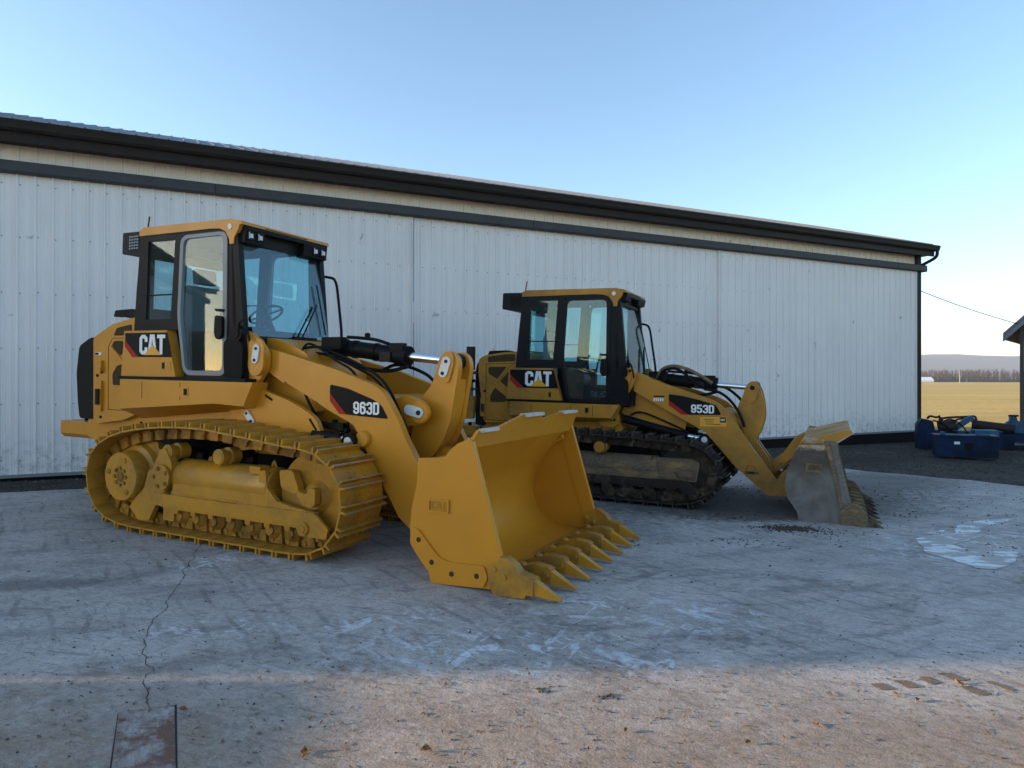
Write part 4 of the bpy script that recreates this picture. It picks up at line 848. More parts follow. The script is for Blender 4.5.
QB = dict(which='B', label='smaller weathered track loader numbered 953D parked behind, muddy tracks and worn grey bucket sides',
    O=(2.23407, 10.1215, .04558), F=(.90585, -.42318, -.01909), cab=(-.21, -.325), sy=.86,
    chassis=[(-2.65, .80), (-.6, .80), (-.5, .95), (-.6, 1.2), (-2.7, 1.2), (-2.8, .9), (-2.8, .7)],
    chassis_bolts=[(-2.5, 1.0), (-.8, .98)],
    hood=[(-2.72, .95), (-2.84, 1.75), (-2.83, 1.96), (-2.70, 2.02), (-2.36, 2.065), (-2.1, 2.07), (-2.0, 2.07), (-2.0, 1.0)],
    hood_windows=[[(-2.67, 1.905), (-2.67, 1.99), (-2.38, 2.03), (-2.2, 2.03), (-2.2, 1.925)], [(-2.66, 1.83), (-2.34, 1.84), (-2.50, 1.64), (-2.66, 1.73)], [(-2.27, 1.80), (-2.27, 1.47), (-2.45, 1.61)], [(-2.54, 1.51), (-2.33, 1.36), (-2.35, 1.29), (-2.62, 1.28), (-2.62, 1.38)]],
    hood_seam=[(-2.15, 1.89), (-2.70, 1.88), (-2.70, 1.0), (-2.2, 1.0)], hood_ribs=[[(-2.29, 1.84), (-2.33, 1.84), (-2.53, 1.60), (-2.49, 1.60)], [(-2.67, 1.70), (-2.67, 1.655), (-2.24, 1.36), (-2.24, 1.41)]],
    latches_hood=[(-2.42, 1.19)], strip=(-2.78, 1.05, 1.35),
    screen=[(-2.80, 1.94), (-2.88, 1.90), (-2.91, 1.8), (-2.92, 1.5), (-2.90, .9), (-2.72, .9)],
    bumper=(-3.4, -2.85, .68, .88, .50), exhaust=(-2.985, -.52, 1.78, 2.15),
    sill=dict(x0=-2.20, x1=-.60, x2=-.50, zt=1.31, zb0=1.10, zb1=1.12, yo=.70, latch=(-1.0, 1.22), seams=(-1.85, -1.22, -.88)),
    yt=.545,
    tower=[(-.55, 1.70), (-.44, 1.84), (-.33, 1.85), (-.29, 1.72), (-.36, 1.54), (-.58, 1.22), (-.52, 1.10), (-.54, 1.02), (-.62, .98), (-.80, .98), (-.85, 1.1), (-.62, 1.3), (-.56, 1.45)],
    tower_pad=[(-.52, 1.72), (-.44, 1.78), (-.36, 1.74), (-.37, 1.62), (-.43, 1.54), (-.52, 1.54)],
    armpin=(-.46, 1.68), tower_bolts=[(-.46, 1.68), (-.60, 1.09), (-.38, 1.80)],
    inner_plate=[(-.42, 1.55), (-.12, 1.40), (.40, 1.10), (.37, .96), (-.01, 1.04), (-.55, 1.18)],
    cowl=[(-.55, 1.0), (-.45, 1.74), (-.25, 1.74), (-.02, 1.66), (.1, 1.5), (.1, 1.0)],
    ya=.475, cw=.29,
    arm=[(-.30, 1.79), (-.07, 1.68), (.30, 1.56), (.72, 1.43), (.84, 1.37), (1.0, 1.22), (1.31, .76), (1.58, .42), (1.68, .30), (1.66, .20), (1.54, .16), (1.44, .21), (1.07, .53), (.74, .90), (.66, .98), (.56, 1.03), (-.10, 1.38), (-.37, 1.53), (-.38, 1.7)],
    arm_root=[(-.48, 1.60), (-.46, 1.74), (-.25, 1.76), (-.2, 1.45), (-.36, 1.52)],
    arm_bosses=[],
    decal=[(.16, 1.48), (.36, 1.46), (.59, 1.41), (.81, 1.345), (.885, 1.215), (.44, 1.20), (.17, 1.34)], redstripe=[(.165, 1.395), (.44, 1.198), (.35, 1.198), (.168, 1.325)], num='953D', digits=(.475, .785, 1.23, 1.345),
    sticker=(.60, .95, 1.045, 1.175),
    lift=((-.5, 1.10), (.40, .90), (.66, .865), .41), lift_r=.058,
    cross=dict(poly=rounded([(.85, 1.30), (1.0, 1.25), (1.12, 1.05), (1.05, .92), (.9, .95), (.8, 1.1)], .04), fork=[(.95, 1.26), (1.10, 1.30), (1.26, 1.26), (1.32, 1.16), (1.26, 1.04), (1.05, 1.0), (.95, 1.0)], pin=(1.20, 1.15)),
    lever=[(1.15, 1.60), (1.20, 1.665), (1.29, 1.665), (1.35, 1.58), (1.40, 1.40), (1.415, 1.2), (1.37, 1.0), (1.30, .88), (1.50, .60), (1.54, .45), (1.46, .36), (1.40, .50), (1.22, .80), (1.08, 1.0), (1.04, 1.2), (1.06, 1.35), (1.12, 1.47)],
    lever_web=[(1.37, 1.40), (1.385, 1.2), (1.34, 1.0), (1.27, .90), (1.2, .95), (1.15, 1.2), (1.25, 1.45)], lever_top=(1.245, 1.59),
    tilt=dict(pts=[(-.1, 1.70), (.75, 1.62), (1.245, 1.59)], r=.085, rr=.038),
    hoses=[(.024, [(-.08, -.15, 1.70), (.0, -.18, 1.83), (.16, -.18, 1.88), (.35, -.16, 1.84), (.55, -.14, 1.74), (.70, -.12, 1.64)], 'tube_b'),
           (.022, [(-.06, -.2, 1.66), (.02, -.22, 1.80), (.18, -.22, 1.845), (.32, -.22, 1.78), (.45, -.22, 1.66), (.6, -.2, 1.57)], 'rubber'),
           (.02, [(.6, -.2, 1.56), (.8, -.2, 1.52), (.95, -.22, 1.42), (1.08, -.24, 1.25), (1.16, -.24, 1.05)], 'rubber'),
           (.02, [(.65, .1, 1.6), (.85, .12, 1.58), (1.02, .12, 1.46), (1.1, .12, 1.36)], 'rubber'),
           (.03, [(.98, -.34, 1.2), (1.08, -.34, 1.08), (1.15, -.34, .95)], 'rubber')],
    bucket=dict(w=1.08, flip=1, min='binside', mside='bside', medge='bedge', mtooth='tube_b', mtip='mudlight', memb='tube_b', memb2='mudlight',
        **{'in': [(2.28, .98), (2.14, .90), (1.98, .76), (1.88, .58), (1.86, .42), (1.90, .28), (2.0, .17), (2.14, .10), (2.42, .04)]},
        back=[(1.96, 1.0), (2.2, .99), (2.10, .90), (1.94, .76), (1.84, .58), (1.82, .42), (1.86, .27), (1.97, .14), (1.92, .08), (1.80, .28), (1.77, .42), (1.80, .60), (1.88, .84)],
        side=[(1.95, 1.03), (2.18, 1.0), (2.30, .99), (2.46, .28), (2.48, .03), (2.36, .0), (1.90, .0), (1.88, .10), (1.76, .28), (1.735, .42), (1.76, .62), (1.85, .85), (1.90, .94)],
        edge=[(2.215, .98), (2.30, .98), (2.37, .68), (2.47, .27), (2.44, .1), (2.37, .06), (2.38, .2), (2.34, .45), (2.25, .85)],
        corner=[(2.36, .17), (2.46, .26), (2.56, .24), (2.64, .14), (2.66, -.02), (2.38, -.04), (2.35, .06)], cornerbolts=[(2.46, .16), (2.55, .10)],
        emblem=(1.97, .60, .18, .10), cutedge=[(2.3, .01), (2.3, .06), (2.5, .04), (2.58, -.01), (2.4, -.01)], tip=(2.86, -.015), toothbase=2.63, spill=spill_B,
        hinge=[(1.86, .62), (1.66, .48), (1.58, .34), (1.6, .2), (1.7, .18), (1.88, .25)], top_hinge=[(1.92, 1.0), (1.80, .93), (1.62, .66), (1.60, .60), (1.68, .57), (1.86, .74)], link=((1.47, .45), (1.66, .62))),
    under=dict(yc=.86, hw=.26, n=36, path=PATH_B, c=(-.5, .48), mlink='mudlight', mshoe='mud', mgr='mudlight', mtube='tube_b', mrail='mud', mplate='tube_b', midler='mud', mroller='mudlight', rough=True,
        tube=(-1.25, .15), tube_y=.90, tube_z=.50, tube_r=.155,
        rail=[(-1.3, .265), (-1.35, .36), (.55, .36), (.72, .24), (.7, .19), (.5, .185), (.45, .265)],
        plates=[([(.08, .64), (.10, .355), (.66, .35), (.70, .60), (.6, .65)], .96, 1.02), ([(-.10, .66), (.06, .66), (.08, .36), (-.08, .355)], 1.0, 1.045), ([(-1.5, .7), (-1.3, .68), (-1.25, .4), (-1.4, .2), (-1.7, .2), (-1.6, .5)], .96, 1.02)],
        sprocket=(-1.66, .48), sr=.34, fr=.22, fd_out=1.08, idler=(.50, .46), ir=.36,
        idler_yoke=[(.45, .50), (.62, .50), (.62, .42), (.45, .42)], idler_block=[(.25, .45), (.40, .46), (.42, .38), (.26, .38)],
        nr=6, r0=-1.15, r1=.30, rz=.17, carriers=[-.66, -1.28], cz=.735))
make_loader(QA); make_loader(QB)
# ------------------------------------------------------------------ the shed
S = Vector((.89973, .43645, 0)); NV = Vector((.43645, -.89973, 0))      # along the wall, out of the wall
P0 = Vector((-7.7606, 10.3526, 0))
SHM = Matrix((S, -NV, Vector((0, 0, 1)))).transposed().to_4x4(); SHM.translation = P0   # local x along wall, y into the shed
def metal_mat(name, c, c2):
    m, nt, p = new_mat(name)
    v = coords(nt); vs = coords(nt, scale=(1, 1, .12))
    n1 = noise_(nt, vs, 5, 6, .65); n2 = noise_(nt, v, .6, 4, .5); n3 = noise_(nt, v, 9, 5, .7)
    sep = nd(nt, 'ShaderNodeSeparateXYZ'); lk(nt, v, sep.inputs[0])
    f = math_(nt, 'MULTIPLY_ADD', n2, .5, math_(nt, 'MULTIPLY', n1, .5))
    col = mixc(nt, ramp(nt, f, [(.40, 0.), (.66, .8)]), c, c2)
    # splashed dirt near the foot of the wall
    low = math_(nt, 'MULTIPLY_ADD', sep.outputs[2], -.9, 1.15)
    sp = ramp(nt, math_(nt, 'MULTIPLY', low, ramp(nt, n3, [(.40, 0.), (.68, 1.)])), [(.15, 0.), (.8, .55)])
    col = mixc(nt, sp, col, (.24, .22, .20))
    spot = ramp(nt, noise_(nt, v, 3.2, 2, .4), [(.735, 0.), (.76, .55)])
    col = mixc(nt, spot, col, (.22, .22, .23))
    # weathered streaks running down from the top
    st = ramp(nt, noise_(nt, coords(nt, scale=(9, 1, .25)), 1.6, 5, .6), [(.56, 0.), (.8, .22)])
    col = mixc(nt, st, col, (.36, .35, .34))
    lk(nt, col, p.inputs['Base Color']); p.inputs['Roughness'].default_value = .42
    lk(nt, bump_(nt, noise_(nt, coords(nt, scale=(1, 1, .35)), 1.8, 3, .5), .22, .05), p.inputs['Normal'])
    return m
M['wall'] = metal_mat('white_ribbed_metal', (.80, .755, .75), (.70, .665, .665))
M['wallup'] = metal_mat('cream_ribbed_metal', (.86, .80, .75), (.78, .72, .67))
M['brown'] = paint('dark_brown_trim', (.017, .013, .012), (.026, .02, .018), rough=.55, nscale=6, var=1, spec=.15)
M['track_cover'] = paint('grey_brown_track_cover', (.048, .048, .053), (.066, .064, .068), rough=.55, nscale=4, var=1, spec=.2)
M['roofm'] = paint('weathered_galvanised_roof', (.13, .145, .16), (.09, .10, .11), rough=.5, metal=.2, nscale=2, var=1)
M['gapdark'] = worn('dark_gap_board', (.007, .006, .006), (.02, .017, .014), .8, 6, .8, .6, spec=.1)  # near-black colour standing in for the shaded gap beneath the doors
M['jamb'] = paint('blue_grey_jamb', (.16, .18, .21), rough=.6)
M['seal'] = paint('grey_seal', (.20, .21, .22), rough=.7)
PITCH = .229
def ribbed(name, x0, x1, y, z0, z1, mat, par, h=.027):
    """steel sheet with a tall rib every 229 mm and two low ones between"""
    bm = nb(); prof = []
    k = math.floor(x0/PITCH); x = k*PITCH
    while x < x1+PITCH:
        for dx_, d in ((-.022, 0), (-.009, h), (.009, h), (.022, 0), (.066, 0), (.072, .006), (.082, .006), (.088, 0), (.141, 0), (.147, .006), (.157, .006), (.163, 0)):
            xx = x+dx_
            if x0 < xx < x1: prof.append((xx, d))
        x += PITCH
    prof = [(x0, 0)]+prof+[(x1, 0)]
    nz_ = max(2, int((z1-z0)/.6)+1); rows = []
    for j in range(nz_):
        z = z0+(z1-z0)*j/(nz_-1); rows.append([])
        for xx, d in prof:
            w = .006*noise.noise(Vector((xx*.9, 3.1, z*.8))) if nz_ > 2 else 0
            rows[-1].append(bm.verts.new((xx, y-d+w, z)))
    for a, b in zip(rows, rows[1:]):
        for i in range(len(a)-1): bm.faces.new((a[i], a[i+1], b[i+1], b[i]))
    # return edges so that the sheet has depth
    for r in (rows,):
        ext = [bm.verts.new((xx, y+.03, z0)) for xx in (x0, x1)]; ext2 = [bm.verts.new((xx, y+.03, z1)) for xx in (x0, x1)]
        bm.faces.new((rows[0][0], rows[-1][0], ext2[0], ext[0])) if len(rows) == 2 else None
    return finish(name, bm, mat, par, smooth=25)
shed = thing('machine_shed', 'long white ribbed metal shed with sliding doors and dark eave behind the loaders', 'shed')
shed.matrix_world = SHM
X0, X1, D, ZB = -19.4, 21.73, 7.0, .28
ribbed('upper_wall', X0, X1-.08, 0, 4.85, 5.36, 'wallup', shed)
# screws in rows
doors = [(-16.6, -8.95), (-8.95, -1.23), (-1.25, 6.46), (6.44, 14.14), (14.12, 21.53)]
for i, (a, b_) in enumerate(doors):
    yd = -.055 if i % 2 else -.075
    d = ribbed('sliding_door', a, b_, yd, ZB, 4.93, 'wall', shed)
    bm = nb(); add_box(bm, a-.012, a+.012, yd-.026, yd+.03, ZB, 4.93); add_box(bm, b_-.012, b_+.012, yd-.026, yd+.03, ZB, 4.93); finish('edge_trim', bm, 'wall', d)
    bm = nb(); add_box(bm, b_+.014, b_+.04, -.062, -.03, ZB, 4.93); finish('door_seal', bm, 'jamb', d)
    bm = nb(); add_box(bm, b_-.05, b_-.036, yd-.034, yd+.0, ZB, 4.93); finish('door_stiffener', bm, 'wall', d)
    bm = nb(); add_box(bm, a, b_, yd-.03, yd+.03, ZB-.045, ZB+.003); finish('bottom_rail', bm, 'seal', d)
    bm = nb(); x = math.ceil((a+.05)/PITCH)*PITCH
    while x < b_-.03:
        for z in (.5, 1.35, 2.2, 3.05, 3.9, 4.7):
            xx = x+.034; zz = z+.012*math.sin(x*17)
            add_cyl(bm, (xx, yd-.001, zz), (xx, yd-.007, zz), .0085, seg=6)
        x += PITCH
    tag(finish('screws', bm, 'darksteel', d), kind='stuff')
# near-black board as painted shade under the doors, inner walls, corner post
bm = nb(); add_box(bm, X0, X1-.02, -.03, .06, -.6, ZB-.035); add_box(bm, X0, X1-.02, .02, .1, ZB-.1, 5.3); finish('gap_board', bm, 'gapdark', shed)
bm = nb(); add_box(bm, X1-.20, X1+.0, -.10, .02, ZB-.12, 5.30); finish('corner_trim', bm, 'brown', shed, bevel=.006)
bm = nb()
add_prism(bm, [(X0, .12), (X0+.08, .12), (X0+.08, D), (X0, D)], -.6, 5.3, 'z')
zr = 5.58; sl = .335
for xx in (X0+.01, X1-.09):
    add_prism(bm, [(.05, -.6), (D, -.6), (D, 5.45), (D/2, 5.45+D/2*sl-.02), (.05, 5.45)], xx, xx+.07, 'x')
add_box(bm, X0, X1, D-.08, D, -.6, 5.4)
finish('gable_and_back_walls', bm, 'wallup', shed)
# head track cover
bm = nb(); add_prism(bm, [(-.03, 4.845), (-.17, 4.845), (-.19, 4.87), (-.185, 5.01), (-.165, 5.03), (-.03, 5.045)], X0, X1+.14, 'x'); tc_ = finish('door_track_cover', bm, 'track_cover', shed, bevel=.006)
for xx in (-15, -9, -3.05, 2.99, 9.03, 15.1, 20.6):
    bm = nb(); add_box(bm, xx-.008, xx+.008, -.192, -.16, 4.865, 5.02); finish('cover_joint', bm, 'brown', tc_)
# eave: soffit, fascia, gutter
bm = nb(); add_box(bm, X0-.3, X1+.17, -.36, -.02, 5.30, 5.33); finish('soffit', bm, 'brown', shed)
bm = nb(); add_prism(bm, [(-.33, 5.26), (-.37, 5.26), (-.375, 5.42), (-.36, 5.49), (-.33, 5.49)], X0-.3, X1+.17, 'x'); finish('fascia', bm, 'brown', shed, bevel=.004)
bm = nb(); add_prism(bm, [(-.38, 5.40), (-.44, 5.40), (-.475, 5.44), (-.475, 5.49), (-.50, 5.53), (-.50, 5.555), (-.485, 5.555), (-.465, 5.50), (-.46, 5.45), (-.435, 5.415), (-.38, 5.415)], X0-.3, X1+.26, 'x'); gu = finish('gutter', bm, 'brown', shed)
bm = nb(); add_prism(bm, [(-.38, 5.40), (-.44, 5.40), (-.475, 5.44), (-.50, 5.55), (-.38, 5.55)], X1+.26, X1+.265, 'x'); finish('gutter_end', bm, 'brown', gu)
bm = nb(); add_tube(bm, [(X1+.2, -.43, 5.43), (X1+.2, -.43, 5.30), (X1+.17, -.36, 5.20), (X1+.10, -.10, 5.07), (X1+.05, .06, 4.98), (X1+.05, .09, 4.6), (X1+.05, .09, .2)], .045, 8, per=4); finish('downspout', bm, 'brown', shed)
# roof with ribs
bm = nb()
yr0, yr1 = -.42, D/2
def zroof(y): return zr+(y-yr0)*sl
for side in (0, 1):
    prof = []; x = X0-.32
    k = math.floor(x/PITCH)
    pts = [(X0-.32, 0)]
    xx = math.ceil(x/PITCH)*PITCH
    while xx < X1+.17:
        pts += [(xx-.022, 0), (xx-.009, .02), (xx+.009, .02), (xx+.022, 0)]; xx += PITCH
    pts += [(X1+.2, 0)]
    ya, yb = (yr0, yr1) if side == 0 else (yr1, D+.42)
    za = zroof(yr0) if side == 0 else zroof(yr1); zb_ = zroof(yr1) if side == 0 else zroof(yr0)
    for dz in (0, -.02):
        a = [bm.verts.new((px, ya, za+h*(1 if dz == 0 else 0)+dz)) for px, h in pts]; b_ = [bm.verts.new((px, yb, zb_+h*(1 if dz == 0 else 0)+dz)) for px, h in pts]
        for i in range(len(a)-1): bm.faces.new((a[i], a[i+1], b_[i+1], b_[i]))
        if dz == 0: A0, B0_ = a, b_
        else:
            for q, w in ((A0, a), (B0_, b_)):
                for i in range(len(q)-1): bm.faces.new((q[i], w[i], w[i+1], q[i+1]))
rf = finish('roof', bm, 'roofm', shed, smooth=20)
bm = nb(); add_box(bm, X0-.3, X1+.17, yr0+.02, yr0+.06, 5.44, zr-.03); add_box(bm, X1+.13, X1+.16, -.3, .2, 5.33, 5.55); finish('eave_board', bm, 'brown', shed)
bm = nb(); add_prism(bm, [(-.38, 5.38), (yr1, 5.38+(yr1+.38)*sl), (D+.38, 5.38), (D+.38, 5.54), (yr1, 5.54+(yr1+.38)*sl), (-.38, 5.54)], X1+.12, X1+.15, 'x'); finish('barge_board', bm, 'brown', shed)

# ------------------------------------------------------------------ ground
def ground_noise(nt, v):
    return noise_(nt, v, 1.3, 8, .6)
def field_mat():
    m, nt, p = new_mat('dry_grass_field')
    v = coords(nt, scale=(.05, .05, 1)); v2 = coords(nt, scale=(.02, .16, 1)); v3 = coords(nt)
    n1 = noise_(nt, v, 1.2, 6, .6); n2 = noise_(nt, v2, 2, 6, .6); n3 = noise_(nt, v3, 2.2, 6, .75)
    c = mixc(nt, ramp(nt, n2, [(.35, 0.), (.65, 1.)]), (.68, .44, .14), (.50, .36, .12))
    c = mixc(nt, ramp(nt, n1, [(.45, 0.), (.7, .6)]), c, (.74, .49, .19))
    c = mixc(nt, ramp(nt, n3, [(.35, .45), (.6, 0.)]), c, (.17, .13, .05))
    lk(nt, c, p.inputs['Base Color']); p.inputs['Roughness'].default_value = .95; p.inputs['Specular IOR Level'].default_value = .1
    lk(nt, bump_(nt, n3, .6, .06), p.inputs['Normal'])
    return m
M['field'] = field_mat()
def axis_pts(a, b, lo, hi, fine, coarse):
    pts = []; x = a
    while x < b:
        pts.append(x); x += fine if lo <= x < hi else coarse*max(1, min(abs(x-lo), abs(x-hi))/60)
    pts.append(b); return pts
xs = axis_pts(-3000, 4200, -45, 60, 1.5, 8); ys = axis_pts(-60, 3600, -30, 60, 1.5, 8)
bm = nb(); grid = [[bm.verts.new((x, y, zg(x, y)-.06+(0 if y < 80 else .35*noise.noise(Vector((x*.01, y*.01, 0)))-.02))) for x in xs] for y in ys]
for a, b_ in zip(grid, grid[1:]):
    for i in range(len(xs)-1): bm.faces.new((a[i], a[i+1], b_[i+1], b_[i]))
tag(finish('ground', bm, 'field', None, smooth=60), kind='structure')
def gravel_mat():
    m, nt, p = new_mat('dark_gravel_and_dirt')
    v = coords(nt); vo = nd(nt, 'ShaderNodeTexVoronoi'); vo.inputs['Scale'].default_value = 34; lk(nt, v, vo.inputs['Vector'])
    n1 = noise_(nt, v, 2.2, 8, .7); n2 = noise_(nt, v, .5, 4, .5); n3 = noise_(nt, v, 40, 3, .7)
    c = mixc(nt, ramp(nt, n1, [(.35, 0.), (.68, 1.)]), (.050, .040, .032), (.10, .082, .065))
    c = mixc(nt, ramp(nt, vo.outputs['Color'], [(.55, 0.), (.9, .6)]), c, (.17, .15, .13))
    c = mixc(nt, ramp(nt, n2, [(.42, 0.), (.62, .7)]), c, (.035, .027, .022))
    lk(nt, c, p.inputs['Base Color']); p.inputs['Roughness'].default_value = .9; p.inputs['Specular IOR Level'].default_value = .25
    h = math_(nt, 'ADD', math_(nt, 'MULTIPLY', n1, 2.0), math_(nt, 'MULTIPLY', vo.outputs['Distance'], -.7))
    lk(nt, bump_(nt, math_(nt, 'ADD', h, math_(nt, 'MULTIPLY', n3, .5)), .9, .05), p.inputs['Normal'])
    return m
M['gravel'] = gravel_mat()
def sheet(name, outline, dz, mat, step=.5, edge=None, jitter=0, kind='structure', bumpy=0):
    """a sheet that follows the yard, clipped to an outline"""
    bm = nb()
    pts = []
    for i in range(len(outline)):
        a = Vector(outline[i]); b_ = Vector(outline[(i+1) % len(outline)]); n = max(1, int((b_-a).length/step))
        for k in range(n):
            q = a.lerp(b_, k/n)
            if jitter: q += Vector((noise.noise(Vector((q.x*2.3, q.y*2.3, 1))), noise.noise(Vector((q.x*2.3, q.y*2.3, 5)))))*jitter
            pts.append((q.x, q.y))
    vs = [bm.verts.new((x, y, 0)) for x, y in pts]; f = bm.faces.new(vs)
    xa, xb = min(p[0] for p in pts), max(p[0] for p in pts); ya_, yb_ = min(p[1] for p in pts), max(p[1] for p in pts)
    g = 1.5
    x = math.ceil(xa/g)*g
    while x < xb:
        bmesh.ops.bisect_plane(bm, geom=bm.verts[:]+bm.edges[:]+bm.faces[:], plane_co=(x, 0, 0), plane_no=(1, 0, 0)); x += g
    y = math.ceil(ya_/g)*g
    while y < yb_:
        bmesh.ops.bisect_plane(bm, geom=bm.verts[:]+bm.edges[:]+bm.faces[:], plane_co=(0, y, 0), plane_no=(0, 1, 0)); y += g
    if edge:
        bnd = [e for e in bm.edges if len(e.link_faces) == 1]
        r = bmesh.ops.extrude_edge_only(bm, edges=bnd)
        low = [v for v in r['geom'] if isinstance(v, bmesh.types.BMVert)]; lowset = set(low)
        for v in bm.verts: v.co.z = zg(v.co.x, v.co.y)+(dz if v not in lowset else dz-edge)
    else:
        for v in bm.verts: v.co.z = zg(v.co.x, v.co.y)+dz
    o = finish(name, bm, mat, None, smooth=0)
    return tag(o, kind=kind)
sheet('gravel', [(-40, -25), (40, -25), (40, 10), (27, 21.5), (20, 22.4), (14, 22.2), (11.9, 24), (9, 31), (-5, 28), (-40, 10)], -.035, 'gravel', jitter=.4)

def concrete_mat():
    m, nt, p = new_mat('worn_concrete')
    v = coords(nt)
    n0 = noise_(nt, v, .35, 5, .55); n1 = noise_(nt, v, 1.4, 8, .62); n2 = noise_(nt, v, 9, 6, .7); n3 = noise_(nt, v, 70, 3, .7)
    st = coords(nt, scale=(1, 3.2, 1), rot=(0, 0, R(-24))); ns = noise_(nt, st, 1.1, 8, .68, .4)
    st2 = coords(nt, scale=(1, 5, 1), rot=(0, 0, R(12))); ns2 = noise_(nt, st2, 2.4, 6, .6, .3)
    c = mixc(nt, ramp(nt, n1, [(.3, 0.), (.7, 1.)]), (.52, .465, .415), (.40, .36, .32))
    c = mixc(nt, ramp(nt, n0, [(.42, 0.), (.62, .55)]), c, (.30, .27, .24))
    c = mixc(nt, ramp(nt, ns, [(.50, 0.), (.66, .62)]), c, (.19, .175, .165))
    c = mixc(nt, ramp(nt, ns2, [(.58, 0.), (.67, .5)]), c, (.15, .135, .125))
    c = mixc(nt, ramp(nt, n2, [(.58, 0.), (.75, .35)]), c, (.50, .48, .46))
    def region(cx_, cy_, rx, ry, rot=0.0):
        mp = nd(nt, 'ShaderNodeMapping'); tcn = nd(nt, 'ShaderNodeTexCoord')
        mp.vector_type = 'TEXTURE'; mp.inputs['Location'].default_value = (cx_, cy_, 0); mp.inputs['Rotation'].default_value = (0, 0, rot); mp.inputs['Scale'].default_value = (rx, ry, 1e3)
        lk(nt, tcn.outputs['Object'], mp.inputs[0])
        ln = nd(nt, 'ShaderNodeVectorMath'); ln.operation = 'LENGTH'; lk(nt, mp.outputs[0], ln.inputs[0])
        return ln.outputs['Value']
    # white paint and lime scuffs dragged by the machines
    vsc = coords(nt, scale=(1, 2.3, 1), rot=(0, 0, R(35))); nsc = noise_(nt, vsc, 2.6, 5, .6, 1.4)
    vsc2 = coords(nt, scale=(2.6, 1, 1), rot=(0, 0, R(25))); nsc2 = noise_(nt, vsc2, 2.8, 4, .55, 1.2)
    sc = None
    for (a, b_, rx, ry, rt) in ((-.1, 4.25, 1.25, .55, .1), (-2.6, 6.1, .6, .35, .3), (-1.9, 4.55, .7, .22, .2), (.7, 5.0, .9, .5, .1), (1.3, 4.9, 1.0, .5, .1), (-.9, 4.7, .6, .3, .4), (5.0, 7.3, 2.0, 1.0, .5), (0.8, 4.1, .6, .3, .1)):
        r_ = ramp(nt, region(a, b_, rx, ry, rt), [(.25, 1.), (1., 0.)])
        sc = r_ if sc is None else math_(nt, 'MAXIMUM', sc, r_)
    mx = math_(nt, 'MAXIMUM', ramp(nt, nsc, [(.545, 0.), (.60, 1.)]), ramp(nt, nsc2, [(.57, 0.), (.62, 1.)]))
    c = mixc(nt, math_(nt, 'MULTIPLY', math_(nt, 'MULTIPLY', sc, mx), .8), c, (.66, .67, .69))
    c = mixc(nt, math_(nt, 'MULTIPLY', ramp(nt, nsc, [(.62, 0.), (.66, 1.)]), .3), c, (.6, .6, .61))
    # rubbed arcs where a machine turned
    d = region(1.5, 5.25, 1.9, .95, .08); wv = math_(nt, 'ADD', d, math_(nt, 'MULTIPLY_ADD', ns, .9, -.33))
    arc = ramp(nt, wv, [(.86, 0.), (.98, 1.), (1.12, 1.), (1.26, 0.)])
    arcm = math_(nt, 'MULTIPLY', arc, ramp(nt, n2, [(.40, .0), (.54, 1.)]))
    c = mixc(nt, math_(nt, 'MULTIPLY', arcm, .6), c, (.13, .115, .105))
    trd = nd(nt, 'ShaderNodeTexWave'); trd.inputs['Scale'].default_value = 1.6; trd.inputs['Distortion'].default_value = 3.0; trd.inputs['Detail'].default_value = 3.0; lk(nt, coords(nt, rot=(0, 0, R(-35))), trd.inputs['Vector'])
    trm = math_(nt, 'MULTIPLY', ramp(nt, trd.outputs['Fac'], [(.84, 0.), (.97, 1.)]), ramp(nt, n1, [(.46, 0.), (.62, .55)]))
    c = mixc(nt, trm, c, (.17, .15, .135))
    d2 = region(1.9, 5.6, 1.0, .5, .08); w2 = math_(nt, 'ADD', d2, math_(nt, 'MULTIPLY', n1, .3)); arc2 = ramp(nt, w2, [(.85, 0.), (1., 1.), (1.1, 1.), (1.25, 0.)])
    c = mixc(nt, math_(nt, 'MULTIPLY', math_(nt, 'MULTIPLY', arc2, n2), .5), c, (.12, .108, .10))
    # damp, muddy ground round the second machine and oil at the left
    for (a, b_, rx, ry, rt, k, col) in ((3.4, 9.6, 3.8, 1.6, .25, .9, (.085, .072, .062)), (3.1, 8.6, 1.2, .5, .1, .75, (.09, .072, .058)), (-4.0, 5.35, 1.2, .22, .12, .6, (.10, .095, .088)), (6.0, 11.5, 2.5, 1.4, .4, .7, (.10, .085, .072)), (.1, 8.0, 2.2, .9, -.4, .5, (.12, .105, .095)), (5.5, 6.6, 1.6, .25, .6, .8, (.07, .055, .045)), (1.8, 4.9, 1.6, .5, .1, .12, (.12, .11, .10))):
        r_ = math_(nt, 'ADD', region(a, b_, rx, ry, rt), math_(nt, 'MULTIPLY_ADD', n2, 1.1, -.5))
        c = mixc(nt, math_(nt, 'MULTIPLY', ramp(nt, r_, [(.55, 1.), (1.1, 0.)]), k), c, col)
    # warm tan painted in where low sun reaches the front of the slab
    sep = nd(nt, 'ShaderNodeSeparateXYZ'); lk(nt, v, sep.inputs[0])
    fr_ = math_(nt, 'MULTIPLY_ADD', n1, 1.2, math_(nt, 'MULTIPLY', sep.outputs[1], -1.0))
    fr_ = ramp(nt, math_(nt, 'MULTIPLY_ADD', fr_, .25, 1.6), [(.70, 0.), (.95, 1.)])
    c = mixc(nt, math_(nt, 'MULTIPLY', fr_, ramp(nt, n2, [(.25, .25), (.6, .85)])), c, (.30, .21, .14))
